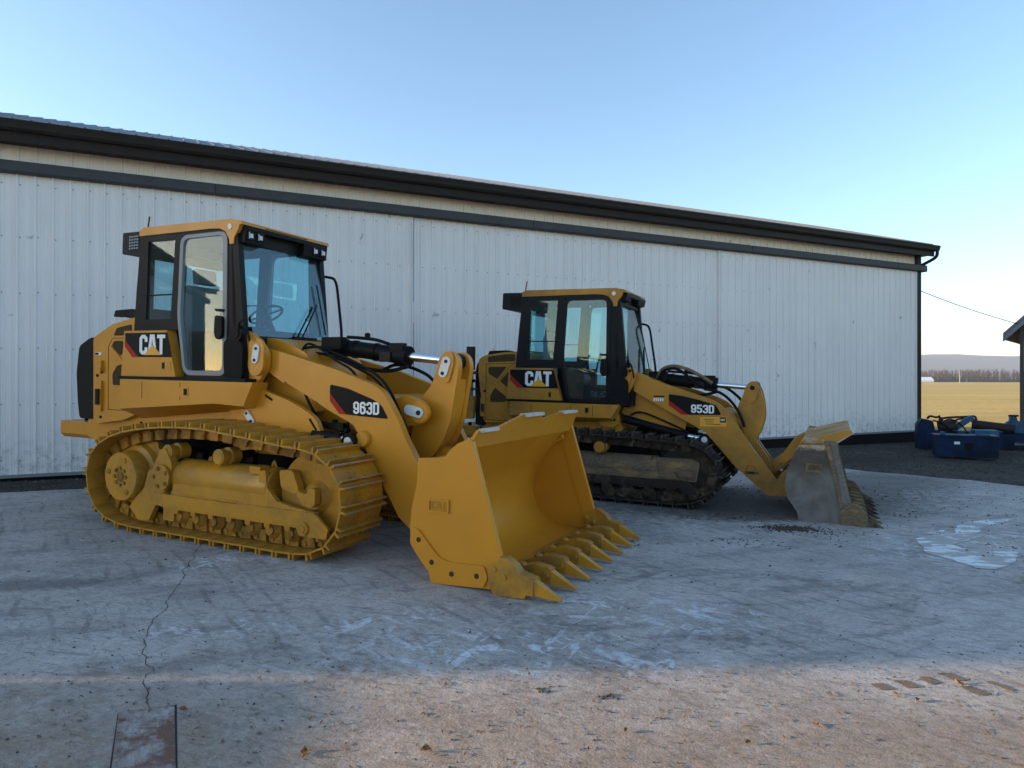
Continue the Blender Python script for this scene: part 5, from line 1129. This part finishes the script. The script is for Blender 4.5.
    # grain: fine aggregate, worn patches, scratches
    g1 = noise_(nt, v, 24, 6, .75); g2 = noise_(nt, coords(nt, scale=(1, 6, 1), rot=(0, 0, R(20))), 7, 6, .75, .6); g3 = noise_(nt, v, 110, 2, .6); g4 = noise_(nt, coords(nt, scale=(7, 1, 1), rot=(0, 0, R(-38))), 5, 6, .75, .5)
    c = mixc(nt, 1.0, c, ramp(nt, g1, [(.32, .70), (.5, 1.), (.70, 1.18)]), 'MULTIPLY')
    c = mixc(nt, 1.0, c, ramp(nt, g3, [(.34, .80), (.5, 1.), (.68, 1.14)]), 'MULTIPLY')
    c = mixc(nt, ramp(nt, g2, [(.55, 0.), (.64, .6)]), c, (.12, .105, .095))
    c = mixc(nt, ramp(nt, g4, [(.57, 0.), (.66, .55)]), c, (.12, .105, .095))
    c = mixc(nt, ramp(nt, g2, [(.26, .5), (.36, 0.)]), c, (.52, .50, .49))
    # specks
    vo = nd(nt, 'ShaderNodeTexVoronoi'); vo.inputs['Scale'].default_value = 8; lk(nt, coords(nt, scale=(1, 1.7, 1), rot=(0, 0, .3)), vo.inputs['Vector'])
    sp = math_(nt, 'MULTIPLY', ramp(nt, vo.outputs['Distance'], [(.06, 1.), (.14, 0.)]), ramp(nt, vo.outputs['Color'], [(.62, 0.), (.66, 1.)]))
    c = mixc(nt, math_(nt, 'MULTIPLY', sp, .7), c, (.07, .058, .05))
    lk(nt, c, p.inputs['Base Color'])
    lk(nt, math_(nt, 'MULTIPLY_ADD', n1, -.25, .88), p.inputs['Roughness'])
    p.inputs['Specular IOR Level'].default_value = .35
    h = math_(nt, 'ADD', math_(nt, 'MULTIPLY', n2, 1.0), math_(nt, 'MULTIPLY', n3, .55))
    h = math_(nt, 'ADD', h, math_(nt, 'MULTIPLY', n1, 1.2))
    lk(nt, bump_(nt, math_(nt, 'ADD', h, math_(nt, 'MULTIPLY', g1, .4)), .42, .012), p.inputs['Normal'])
    return m
M['concrete'] = concrete_mat()
slab = sheet('concrete_slab', [(-24, -9), (-24, 1.6), (-6.96, 9.25), (-3, 10.9), (2.5, 12.6), (6.44, 13.2), (7.4, 12.5), (8.56, 11.42), (12, 8.3), (16, 3), (16, -9)], .0, 'concrete', step=.35, edge=.2, jitter=.12)
ZS = .0
def spill_patch(name, outline, dz, mat, jitter=.05, step=.06):
    bm = nb(); pts = []
    for i in range(len(outline)):
        a = Vector(outline[i]); b_ = Vector(outline[(i+1) % len(outline)]); n = max(1, int((b_-a).length/step))
        for k in range(n):
            q = a.lerp(b_, k/n); q += Vector((noise.noise(Vector((q.x*9, q.y*9, 1))), noise.noise(Vector((q.x*9, q.y*9, 5)))))*jitter; pts.append(q)
    vs = [bm.verts.new((q.x, q.y, zg(q.x, q.y)+ZS+dz)) for q in pts]; bm.faces.new(vs)
    bmesh.ops.triangulate(bm, faces=bm.faces[:])
    return tag(finish(name, bm, mat, None, smooth=0), kind='structure')
M['ice'] = worn('white_spilled_lime', (.70, .71, .71), (.44, .40, .37), .95, 7, .6, .58, dirt2=(.36, .33, .30), soft=.04, bump=.1, stretch=(1, 2, 1))
spill_patch('spilled_lime_patch', [(4.57, 7.68), (5.01, 7.93), (4.93, 7.76), (4.93, 7.63), (5.31, 8.17), (5.89, 8.56), (6.3, 8.62), (6.26, 8.54), (5.66, 8.16), (5.32, 7.82), (5.11, 7.52), (4.66, 7.23), (4.63, 7.05), (4.88, 7.03), (5.22, 7.16), (5.17, 6.95), (4.72, 6.45), (4.43, 6.27), (4.29, 6.33), (4.29, 6.43), (4.23, 6.67), (4.14, 6.85), (4.30, 7.2), (4.40, 7.44), (4.75, 7.66)], .004, 'ice')
M['stain'] = worn('brown_tyre_mark', (.14, .10, .07), (.24, .18, .13), .9, 30, .9, .5)
bm = nb()
for q in ([(2.03, 3.87), (2.11, 3.88), (2.14, 3.81), (2.06, 3.79)], [(2.19, 3.92), (2.27, 3.92), (2.31, 3.84), (2.22, 3.82)], [(2.36, 3.97), (2.42, 3.98), (2.46, 3.9), (2.38, 3.87)], [(2.51, 4.03), (2.59, 4.03), (2.63, 3.94), (2.55, 3.92)], [(2.53, 3.86), (2.60, 3.86), (2.64, 3.76), (2.57, 3.75)], [(2.72, 3.93), (2.77, 3.93), (2.83, 3.82), (2.78, 3.81)]):
    pts = []
    for i in range(4):
        a = Vector(q[i]); b_ = Vector(q[(i+1) % 4])
        for k in range(6):
            w = a.lerp(b_, k/6); w += Vector((noise.noise(Vector((w.x*60, w.y*60, 1))), noise.noise(Vector((w.x*60, w.y*60, 7)))))*.008; pts.append(w)
    bm.faces.new([bm.verts.new((w.x, w.y, zg(w.x, w.y)+ZS+.003)) for w in pts])
tag(finish('tyre_marks', bm, 'stain', None, smooth=0), kind='structure')
# crack
bm = nb()
ck = [(-1.82, 3.42), (-1.89, 3.54), (-1.98, 3.68), (-2.03, 3.77), (-2.06, 3.9), (-2.16, 4.02), (-2.30, 4.28), (-2.38, 4.49), (-2.46, 4.7), (-2.47, 4.86), (-2.56, 5.08), (-2.62, 5.3), (-2.69, 5.6), (-2.81, 5.84), (-2.86, 6.1), (-2.96, 6.38), (-3.1, 6.8), (-3.4, 7.5)]
P_ = catmull([(x, y, 0) for x, y in ck], 8); L_ = []; R_ = []
for i, q in enumerate(P_):
    d = (P_[min(i+1, len(P_)-1)]-P_[max(i-1, 0)]).normalized(); n_ = Vector((-d.y, d.x, 0)); j = n_*(noise.noise(q*7)*.03+noise.noise(q*31)*.012); w = .0024*(1+.8*noise.noise(q*23))
    for lst, s in ((L_, 1), (R_, -1)):
        t = q+j+n_*w*s; lst.append(bm.verts.new((t.x, t.y, zg(t.x, t.y)+ZS+.003)))
for i in range(len(P_)-1): bm.faces.new((L_[i], L_[i+1], R_[i+1], R_[i]))
M['crackm'] = paint('dark_crack_dirt', (.035, .03, .027), rough=.95)
tag(finish('slab_crack', bm, 'crackm', None, smooth=0), kind='structure')
# board let into the slab
def board_mat():
    m, nt, p = new_mat('weathered_plank')
    v = coords(nt, scale=(1, .16, 1), rot=(0, 0, R(-26))); v1 = coords(nt)
    n1 = noise_(nt, v, 26, 8, .7); n2 = noise_(nt, v1, 5.5, 6, .7); n3 = noise_(nt, v1, 28, 4, .7)
    c = mixc(nt, ramp(nt, n1, [(.35, 0.), (.65, 1.)]), (.22, .17, .14), (.44, .39, .36))
    c = mixc(nt, ramp(nt, n2, [(.43, 0.), (.56, .9)]), c, (.16, .068, .04))
    c = mixc(nt, ramp(nt, n3, [(.6, 0.), (.7, .8)]), c, (.45, .44, .43))
    c = mixc(nt, ramp(nt, n1, [(.28, 1.), (.36, 0.)]), c, (.05, .035, .03))
    lk(nt, c, p.inputs['Base Color']); p.inputs['Roughness'].default_value = .85
    lk(nt, bump_(nt, math_(nt, 'ADD', n1, n3), .8, .02), p.inputs['Normal']); return m
M['plank'] = board_mat()
def slabbox(bm, pts, z0, z1):
    lo = [bm.verts.new((x, y, zg(x, y)+ZS+z0)) for x, y in pts]; hi = [bm.verts.new((x, y, zg(x, y)+ZS+z1)) for x, y in pts]
    bm.faces.new(lo[::-1]); bm.faces.new(hi); n = len(pts)
    for i in range(n): bm.faces.new((lo[i], lo[(i+1) % n], hi[(i+1) % n], hi[i]))
bm = nb(); slabbox(bm, [(-1.965, 3.405), (-1.715, 3.495), (-1.27, 2.60), (-1.51, 2.50)], -.04, .001)
pl = finish('drain_board_frame', bm, 'crackm', None)
pl.name = 'cover_board'; tag(pl, 'weathered brown and white board let into the concrete at the lower left', 'board')
bm = nb(); slabbox(bm, [(-1.958, 3.399), (-1.722, 3.484), (-1.277, 2.60), (-1.502, 2.51)], -.03, .004); finish('plank', bm, 'plank', pl, bevel=.0015)

# loose stones, leaves and clods
M['stone'] = worn('loose_stone', (.14, .12, .10), (.06, .05, .04), .9, 12, .9, .5)
M['clod'] = worn('dark_clod', (.055, .04, .03), (.10, .07, .045), .9, 20, .95, .5)
M['leaf'] = worn('dry_orange_leaf', (.34, .17, .05), (.17, .08, .03), .8, 40, .8, .5)
M['straw'] = worn('dry_tan_litter', (.27, .18, .09), (.13, .09, .05), .8, 40, .9, .5)
def rock(bm, x, y, z, r, rr):
    vs = []
    for (a, b_, c) in ((1, 0, 0), (-1, 0, 0), (0, 1, 0), (0, -1, 0), (0, 0, 1), (0, 0, -1)):
        k = r*rr.uniform(.6, 1.15); t = rr.uniform(-.3, .3)
        vs.append(bm.verts.new((x+(a+t*b_)*k, y+(b_+t*a)*k, z+c*k*.6)))
    for f in ((0, 2, 4), (2, 1, 4), (1, 3, 4), (3, 0, 4), (2, 0, 5), (1, 2, 5), (3, 1, 5), (0, 3, 5)): bm.faces.new([vs[i] for i in f])
rr = random.Random(3)
bm = nb(); c_ = 0
while c_ < 9000:
    if rr.random() < .22:
        t = rr.uniform(-9, 4); w = rr.uniform(.05, 1.5); q = P0+S*t+NV*w
    else:
        q = Vector((rr.uniform(6, 19), rr.uniform(11, 22), 0))
        if (q-P0).dot(NV) < .1 or (q.y < 13.2-(q.x-6.44)*.85 and q.x < 14): continue
    rock(bm, q.x, q.y, zg(q.x, q.y)-.03, rr.uniform(.008, .035)*(1.6 if rr.random() < .05 else 1), rr); c_ += 1
tag(finish('gravel_stones', bm, 'stone', None, smooth=0), kind='stuff')
bm = nb()
for i in range(1500):
    k = rr.random()
    if k < .35: x, y = rr.uniform(-3, 6), rr.uniform(2.7, 4.6)
    elif k < .7: x, y = rr.gauss(5.3, 1.6), rr.gauss(10, 1.6)
    else: x, y = rr.uniform(-6, 8), rr.uniform(4, 12)
    rock(bm, x, y, zg(x, y)+ZS+.003, rr.uniform(.003, .010)*(1 if y < 5 else 1.7), rr)
for (cx_, cy_, n_, sp, r0) in ((3.17, 7.85, 420, .16, .017), (3.45, 7.7, 90, .22, .012), (2.6, 8.5, 60, .3, .014), (.18, 3.73, 12, .04, .010), (.51, 3.66, 14, .035, .012), (5.6, 6.75, 60, .4, .016), (2.4, 7.2, 30, .25, .015), (1.2, 7.0, 16, .1, .014), (4.6, 8.9, 60, .4, .014), (4.2, 10.4, 120, .8, .02)):
    for i in range(n_):
        x = rr.gauss(cx_, sp); y = rr.gauss(cy_, sp*.5); rock(bm, x, y, zg(x, y)+ZS+.003, rr.uniform(.4, 1.4)*r0, rr)
tag(finish('mud_crumbs', bm, 'clod', None, smooth=0), kind='stuff')
bm = nb()
for i in range(520):
    x, y = rr.uniform(-2.4, 3.2), 2.6+1.5*rr.random()**.8
    L_ = rr.uniform(.006, .022); a = rr.uniform(0, 3.1); z = zg(x, y)+ZS+.004
    dx_, dy_ = math.cos(a)*L_, math.sin(a)*L_; h = rr.uniform(.002, .006)
    v = [bm.verts.new(p) for p in ((x-dx_, y-dy_, z), (x+dy_*.3, y-dx_*.3, z+h), (x+dx_, y+dy_, z+.001), (x-dy_*.3, y+dx_*.3, z+h*.5))]
    bm.faces.new(v[:3]); bm.faces.new((v[0], v[2], v[3]))
tag(finish('straw_litter', bm, 'straw', None, smooth=0), kind='stuff')
leaf_spots = [(-1.65, 3.43, .03, 'small curled tan leaf right of the board corner'), (-.93, 3.06, .045, 'broad flat orange leaf at the lower left foreground'), (-.39, 3.10, .034, 'orange leaf near the bottom edge left of centre'),
              (-1.33, 3.14, .02, 'tiny brown leaf beside the board'), (1.11, 3.21, .024, 'yellow leaf in the sunlit strip right of centre'), (2.11, 3.74, .026, 'orange leaf just below the row of brown tyre marks'),
              (2.18, 3.67, .028, 'orange leaf with a dark shadow, right neighbour under the tyre marks'), (2.55, 3.88, .04, 'largest orange leaf lying on the tyre marks at the right'), (.55, 3.30, .022, 'small tan leaf in the sunlit strip at the centre'), (1.51, 3.40, .022, 'small dry leaf left of the tyre marks in the sun')]
for k, (x, y, r, lab) in enumerate(leaf_spots):
    r *= .72
    bm = nb(); rings = []
    for i in range(7):
        t = i/6; w = r*.55*math.sin(math.pi*(t*.92+.04))*(1+.25*math.sin(t*19+k)); rings.append([bm.verts.new((-r+2*r*t, s*w, .004+.35*r*abs(s)**2*(1+math.sin(k*3+t*4))+.2*r*(t-.5)**2)) for s in (-1, -.5, 0, .5, 1)])
    for a, b_ in zip(rings, rings[1:]):
        for i in range(4): bm.faces.new((a[i], a[i+1], b_[i+1], b_[i]))
    r2 = bmesh.ops.extrude_face_region(bm, geom=bm.faces[:]); bmesh.ops.translate(bm, verts=[v for v in r2['geom'] if isinstance(v, bmesh.types.BMVert)], vec=(0, 0, .0015))
    o = finish('fallen_leaf', bm, 'leaf', None, smooth=50); o.location = (x, y, zg(x, y)+ZS+.003); o.rotation_euler = (0, 0, k*1.7)
    tag(o, lab, 'leaf', 'dry leaves on the sunlit concrete')

# ------------------------------------------------------------------ farm implements by the corner
def bx_thing(name, label, cat, x, y, rz, group=None): return thing(name, label, cat, (x, y, zg(x, y)), rz, group)
t = bx_thing('steel_box', 'plain blue steel box with a square hole and white tag on the dark gravel', 'steel box', 10.35, 15.6, R(-25))
bm = nb(); add_box(bm, -.60, .60, -.2, .35, .02, .50); add_box(bm, -.62, .62, -.22, .37, .48, .515); bo = finish('box_body', bm, 'blue', t, bevel=.003)
bm = nb(); add_box(bm, -.04, .12, -.206, -.19, .20, .35); finish('square_hole', bm, 'black', t)
bm = nb(); add_box(bm, -.24, -.13, -.204, -.199, .31, .37); finish('tag', bm, 'white', t)
bm = nb(); add_box(bm, -.48, -.40, -.1, .1, .515, .57); add_box(bm, .2, .45, -.12, -.02, .515, .545); finish('hinge', bm, 'bluelight', t, bevel=.006)
t = bx_thing('mower_attachment', 'dark blue round-ended implement lying against the shed corner', 'implement', 10.62, 17.5, R(-22), None)
bm = nb(); add_prism(bm, rounded([(-.22, .0), (.12, .0), (.18, .5), (.12, .84), (-.12, .90), (-.22, .7)], .04), -.14, .30); finish('round_end', bm, 'blue', t, bevel=.015)
bm = nb(); add_box(bm, -.05, 1.6, -.2, .25, .08, .56); finish('deck', bm, 'blue', t, bevel=.02)
bm = nb(); add_cyl(bm, (.25, -.1, .66), (.62, -.1, .72), .17, seg=24); add_cyl(bm, (.3, -.12, .45), (.3, -.12, .95), .05); finish('gearbox', bm, 'darksteel', t, bevel=.01)
bm = nb(); add_prism(bm, rounded([(.45, .62), (.60, .55), (1.0, .92), (.95, 1.02), (.86, .98)], .05), -.22, -.12); finish('arm_bracket', bm, 'bluelight', t, bevel=.008)
bm = nb(); add_tube(bm, [(-.02, -.2, .90), (.05, -.2, .98), (.18, -.22, .95), (.26, -.2, .99)], .03, 8); add_tube(bm, [(.1, -.25, .86), (.3, -.28, .78), (.45, -.25, .62), (.6, -.25, .5)], .022, 8); add_tube(bm, [(.35, -.2, .85), (.5, -.26, .90), (.7, -.28, .75), (.85, -.25, .5)], .018, 8); finish('hydraulic_hose', bm, 'rubber', t)
bm = nb(); add_box(bm, 1.0, 1.5, -.25, .2, .44, .60); add_box(bm, .65, 1.0, -.22, .1, .40, .52); finish('cover', bm, 'bluelight', t, bevel=.01)
t.scale = (1, 1, .86)
t = bx_thing('hydraulic_breaker', 'black roller and bent tube lying on top of the blue implements', 'implement', 12.25, 18.2, R(-26))
bm = nb(); add_tube(bm, [(-.72, 0, .60), (-.68, 0, .74), (-.1, 0, .80), (.08, 0, .80), (.12, 0, .62), (.3, 0, .58)], .03, 8, per=3); add_tube(bm, [(-.6, .1, .5), (-.3, .1, .72), (0, .1, .70), (.05, .1, .5)], .025, 8, per=3); finish('tube_frame', bm, 'darksteel', t)
bm = nb(); add_cyl(bm, (.05, 0, .60), (.92, -.1, .50), .12, seg=24); add_cyl(bm, (.0, 0, .605), (.08, -.01, .60), .15, seg=24); finish('roller', bm, 'darksteel', t, bevel=.01)
bm = nb(); add_box(bm, -.6, .9, -.2, .3, 0.0, .36); finish('base_frame', bm, 'blue', t, bevel=.02)
t = bx_thing('blade_beam', 'long blue beam with an upright light blue bracket beside the small barn', 'implement', 13.35, 17.9, R(-24))
bm = nb(); add_box(bm, -.55, 1.6, -.12, .12, .17, .42); add_box(bm, -.5, 1.6, -.2, .2, 0, .1); finish('beam', bm, 'blue', t, bevel=.015)
bm = nb(); add_prism(bm, rounded([(-.42, .42), (-.36, .66), (-.26, .74), (-.26, .85), (-.12, .85), (-.10, .74), (0, .70), (.02, .42)], .03), -.08, .06); finish('bracket', bm, 'bluelight', t, bevel=.01)
bm = nb(); add_box(bm, -.3, -.08, -.11, -.07, .84, .89); add_cyl(bm, (.12, -.05, .42), (.12, -.05, .62), .05); finish('clamp', bm, 'darksteel', t, bevel=.006)

# ------------------------------------------------------------------ the small barn at the right edge
M['slate'] = paint('blue_grey_roofing', (.13, .15, .17), (.09, .10, .12), rough=.6, nscale=8, var=1)
M['oldwood'] = worn('dark_weathered_boards', (.07, .06, .055), (.12, .10, .09), .7, 3, .85, .5, stretch=(6, 6, .5))
M['winglass'] = paint('window_glass', (.25, .28, .30), rough=.1, bump=0)
t = thing('small_barn', 'dark-walled small barn with a grey gable roof at the right edge', 'barn', (17.1, 23.0, 0), R(-43))
bm = nb(); add_prism(bm, [(0, -.3), (6.4, -.3), (6.4, 3.5), (3.2, 6.7), (0, 3.5)], 0, 8); finish('wall', bm, 'oldwood', t)
for s in (0, 1):
    bm = nb()
    a = (-.42, 3.08) if s == 0 else (6.82, 3.08); th = .16
    pr = [(a[0], a[1]), (3.2, 6.70+.02), (3.2, 6.70+.02+th*1.4), (a[0], a[1]+th*1.4)]
    add_prism(bm, pr, -.35, 8.35); finish('roof', bm, 'slate', t, bevel=.01)
bm = nb(); add_prism(bm, [(-.42, 3.0), (3.2, 6.62), (6.82, 3.0), (6.82, 3.14), (3.2, 6.78), (-.42, 3.14)], -.39, -.352); finish('barge_board', bm, 'seal', t)
bm = nb(); add_ring(bm, [(.12, 2.0), (1.0, 2.0), (1.0, 3.05), (.12, 3.05)], [(.18, 2.06), (.94, 2.06), (.94, 2.99), (.18, 2.99)], -.04, .02); w = finish('window_frame', bm, 'pinwhite', t, bevel=.006)
bm = nb(); add_box(bm, .18, .94, -.012, .01, 2.06, 2.99); finish('pane', bm, 'winglass', w)
bm = nb(); add_ring(bm, [(2.3, -.3), (4.3, -.3), (4.3, 2.5), (2.3, 2.5)], [(2.4, -.3), (4.2, -.3), (4.2, 2.4), (2.4, 2.4)], -.05, -.01); finish('door_frame', bm, 'seal', t)
# overhead cable from the shed to the small barn
bm = nb(); a = Vector((10.35, 22.95, 6.35)); b_ = Vector((17.0, 22.75, 3.55)); pts = []
for i in range(13):
    k = i/12; q = a.lerp(b_, k); q.z -= .25*4*k*(1-k); pts.append(q)
add_tube(bm, pts, .012, 6, False); tag(finish('overhead_cable', bm, 'rubber', None), 'thin black cable sagging from the shed to the small barn', 'cable')

# ------------------------------------------------------------------ far things
M['bark'] = paint('bare_winter_wood', (.085, .06, .05), (.13, .09, .07), rough=.95, nscale=.02, var=1)
M['twig'] = paint('bare_winter_twigs', (.15, .095, .075), (.11, .07, .055), rough=.95, nscale=.02, var=1)
M['evergreen'] = paint('dark_undergrowth', (.05, .052, .035), (.08, .065, .045), rough=.95, nscale=.05, var=1)
bm = nb(); rt = random.Random(11)
def spike(p, q, w, mi):
    d = (q-p); s = d.cross(Vector((0, 1, 0))).normalized()*w; s2 = Vector((0, w, 0))
    vs = [bm.verts.new(p-s), bm.verts.new(p+s), bm.verts.new(p+s2)]; tip = bm.verts.new(q)
    for i in range(3):
        f = bm.faces.new((vs[i], vs[(i+1) % 3], tip)); f.material_index = mi
for i in range(2800):
    x = rt.uniform(150, 900); y = rt.uniform(560, 640)+.02*x; h = rt.uniform(8, 13.5)*(1+.25*noise.noise(Vector((x*.02, 0, 0)))); z = -.3
    base = Vector((x, y, z)); spike(base, base+Vector((rt.uniform(-.5, .5), 0, h)), .22, 0)
    for k in range(11):
        zz = h*rt.uniform(.25, .8); a = rt.uniform(0, 6.28); L_ = rt.uniform(1.2, 3.0)*(1-.5*zz/h)
        p = base+Vector((0, 0, zz)); spike(p, p+Vector((math.cos(a)*L_, math.sin(a)*L_, L_*rt.uniform(.8, 1.6))), .16, 1)
for i in range(2200):
    x = rt.uniform(150, 900); y = rt.uniform(552, 575)+.02*x; p = Vector((x, y, -.3))
    spike(p, p+Vector((rt.uniform(-1, 1), 0, rt.uniform(2.5, 6))), rt.uniform(.6, 1.4), 2)
tag(finish('bare_woods', bm, ['bark', 'twig', 'evergreen'], None, smooth=0), kind='stuff')
bm = nb(); M['hill'] = worn('wooded_winter_hillside', (.10, .085, .075), (.14, .115, .10), .7, .004, .95, .5, bump=.2)
hx = [-2600+i*110 for i in range(60)]; rows = []
for j in range(9):
    k = j/8; rows.append([])
    for x in hx:
        ht = (112-.0045*(x-900)+10*noise.noise(Vector((x*.0011, 0, 0)))+3*noise.noise(Vector((x*.006, 4, 0))))*math.sin(k*math.pi)**.8
        rows[-1].append(bm.verts.new((x, 2500+k*850, ht*(1+.1*noise.noise(Vector((x*.003, j, 0))))-1)))
for a, b_ in zip(rows, rows[1:]):
    for i in range(len(hx)-1): bm.faces.new((a[i], a[i+1], b_[i+1], b_[i]))
tag(finish('hills', bm, 'hill', None, smooth=60), kind='structure')
t = thing('distant_barn', 'tiny white roofed barn far across the golden field', 'barn', (312, 510, 0))
bm = nb(); add_prism(bm, [(-7, 0), (3, 0), (3, 1.5), (-7, 1.5)], 0, 8); finish('wall', bm, 'pinwhite', t)
bm = nb(); add_prism(bm, [(0, 1.3), (8.2, 1.3), (4, 4.0)], -7.5, 3.5, 'x'); finish('roof', bm, 'white', t)
bm = nb(); add_cyl(bm, (295, 450, -.3), (295, 450, 7.6), .19, .14, seg=8); po = finish('utility_pole', bm, 'cream', None); po.name = 'utility_pole'; tag(po, 'single pale pole standing in front of the distant bare woods', 'pole')
bm = nb(); add_cyl(bm, (294.2, 450, 7.0), (295.8, 450, 7.0), .1, seg=6); c = finish('cross_arm', bm, 'cream', po)

# unseen round bale, added at the left to shade the slab's lower left
t = thing('shade_bale', 'added unseen round bale left of the loaders that shades the slab', 'bale', (-9.0, 2.38, zg(-9, 2.38)-.02))
bm = nb(); add_lathe(bm, (0, -.78, .62), (0, 1, 0), [(0, .56), (.04, .62), (.4, .64), (.8, .63), (1.2, .64), (1.52, .62), (1.56, .56)], 40)
for v in bm.verts: v.co += Vector((noise.noise(v.co*5), 0, noise.noise(v.co*5+Vector((3, 3, 3)))))*.03
finish('shade_bale_body', bm, 'field', t)
# haze
bm = nb(); bmesh.ops.create_cube(bm, size=1)
for v in bm.verts: v.co = Vector((600+v.co.x*7600, 1780+v.co.y*3900, 64+v.co.z*134))
me = bpy.data.meshes.new('haze'); bm.to_mesh(me); bm.free()
hz = bpy.data.objects.new('haze', me); COL.objects.link(hz); tag(hz, kind='stuff')
m = bpy.data.materials.new('thin_haze'); m.use_nodes = True; nt = m.node_tree; nt.nodes.clear()
out = nt.nodes.new('ShaderNodeOutputMaterial'); pv = nt.nodes.new('ShaderNodeVolumePrincipled')
pv.inputs['Color'].default_value = (.80, .88, 1, 1); pv.inputs['Density'].default_value = .0002; pv.inputs['Anisotropy'].default_value = .2
nt.links.new(pv.outputs[0], out.inputs['Volume']); me.materials.append(m)

# ------------------------------------------------------------------ light, sky, camera
SUN_EL = 9.5; SX, SY = -1.0, -.08
w = bpy.data.worlds.new('World'); scene.world = w; w.use_nodes = True; nt = w.node_tree
bg = nt.nodes['Background']; sky = nt.nodes.new('ShaderNodeTexSky'); sky.sky_type = 'NISHITA'; sky.sun_disc = False
sky.sun_elevation = R(SUN_EL); sky.sun_rotation = math.atan2(SX, SY); sky.air_density = 1.0; sky.dust_density = .5; sky.ozone_density = 2.2; sky.altitude = 100
nt.links.new(sky.outputs[0], bg.inputs[0]); bg.inputs[1].default_value = .15
sd = bpy.data.lights.new('sun', 'SUN'); sd.energy = 4.8; sd.angle = R(.6); sd.color = (1, .76, .53)
so = bpy.data.objects.new('sun', sd); COL.objects.link(so)
dv = Vector((SX, SY, 0)).normalized()*math.cos(R(SUN_EL))+Vector((0, 0, math.sin(R(SUN_EL))))
so.rotation_euler = dv.to_track_quat('Z', 'Y').to_euler(); so.location = (-30, 0, 30)
cd = bpy.data.cameras.new('camera'); cam = bpy.data.objects.new('camera', cd); COL.objects.link(cam)
cd.sensor_width = 36; cd.lens = 683*36/1024; cd.shift_y = -4/1024; cd.clip_start = .05; cd.clip_end = 20000
cam.location = (0, 0, 1.72); cam.rotation_euler = (R(90), 0, 0); scene.camera = cam
scene.view_settings.view_transform = 'Standard'; scene.view_settings.look = 'None'; scene.view_settings.gamma = 1; scene.view_settings.use_curve_mapping = False
scene.view_settings.exposure = 1.46
scene.render.resolution_x = 1024; scene.render.resolution_y = 768
scene.cycles.max_bounces = 8; scene.cycles.transparent_max_bounces = 24; scene.cycles.volume_bounces = 0
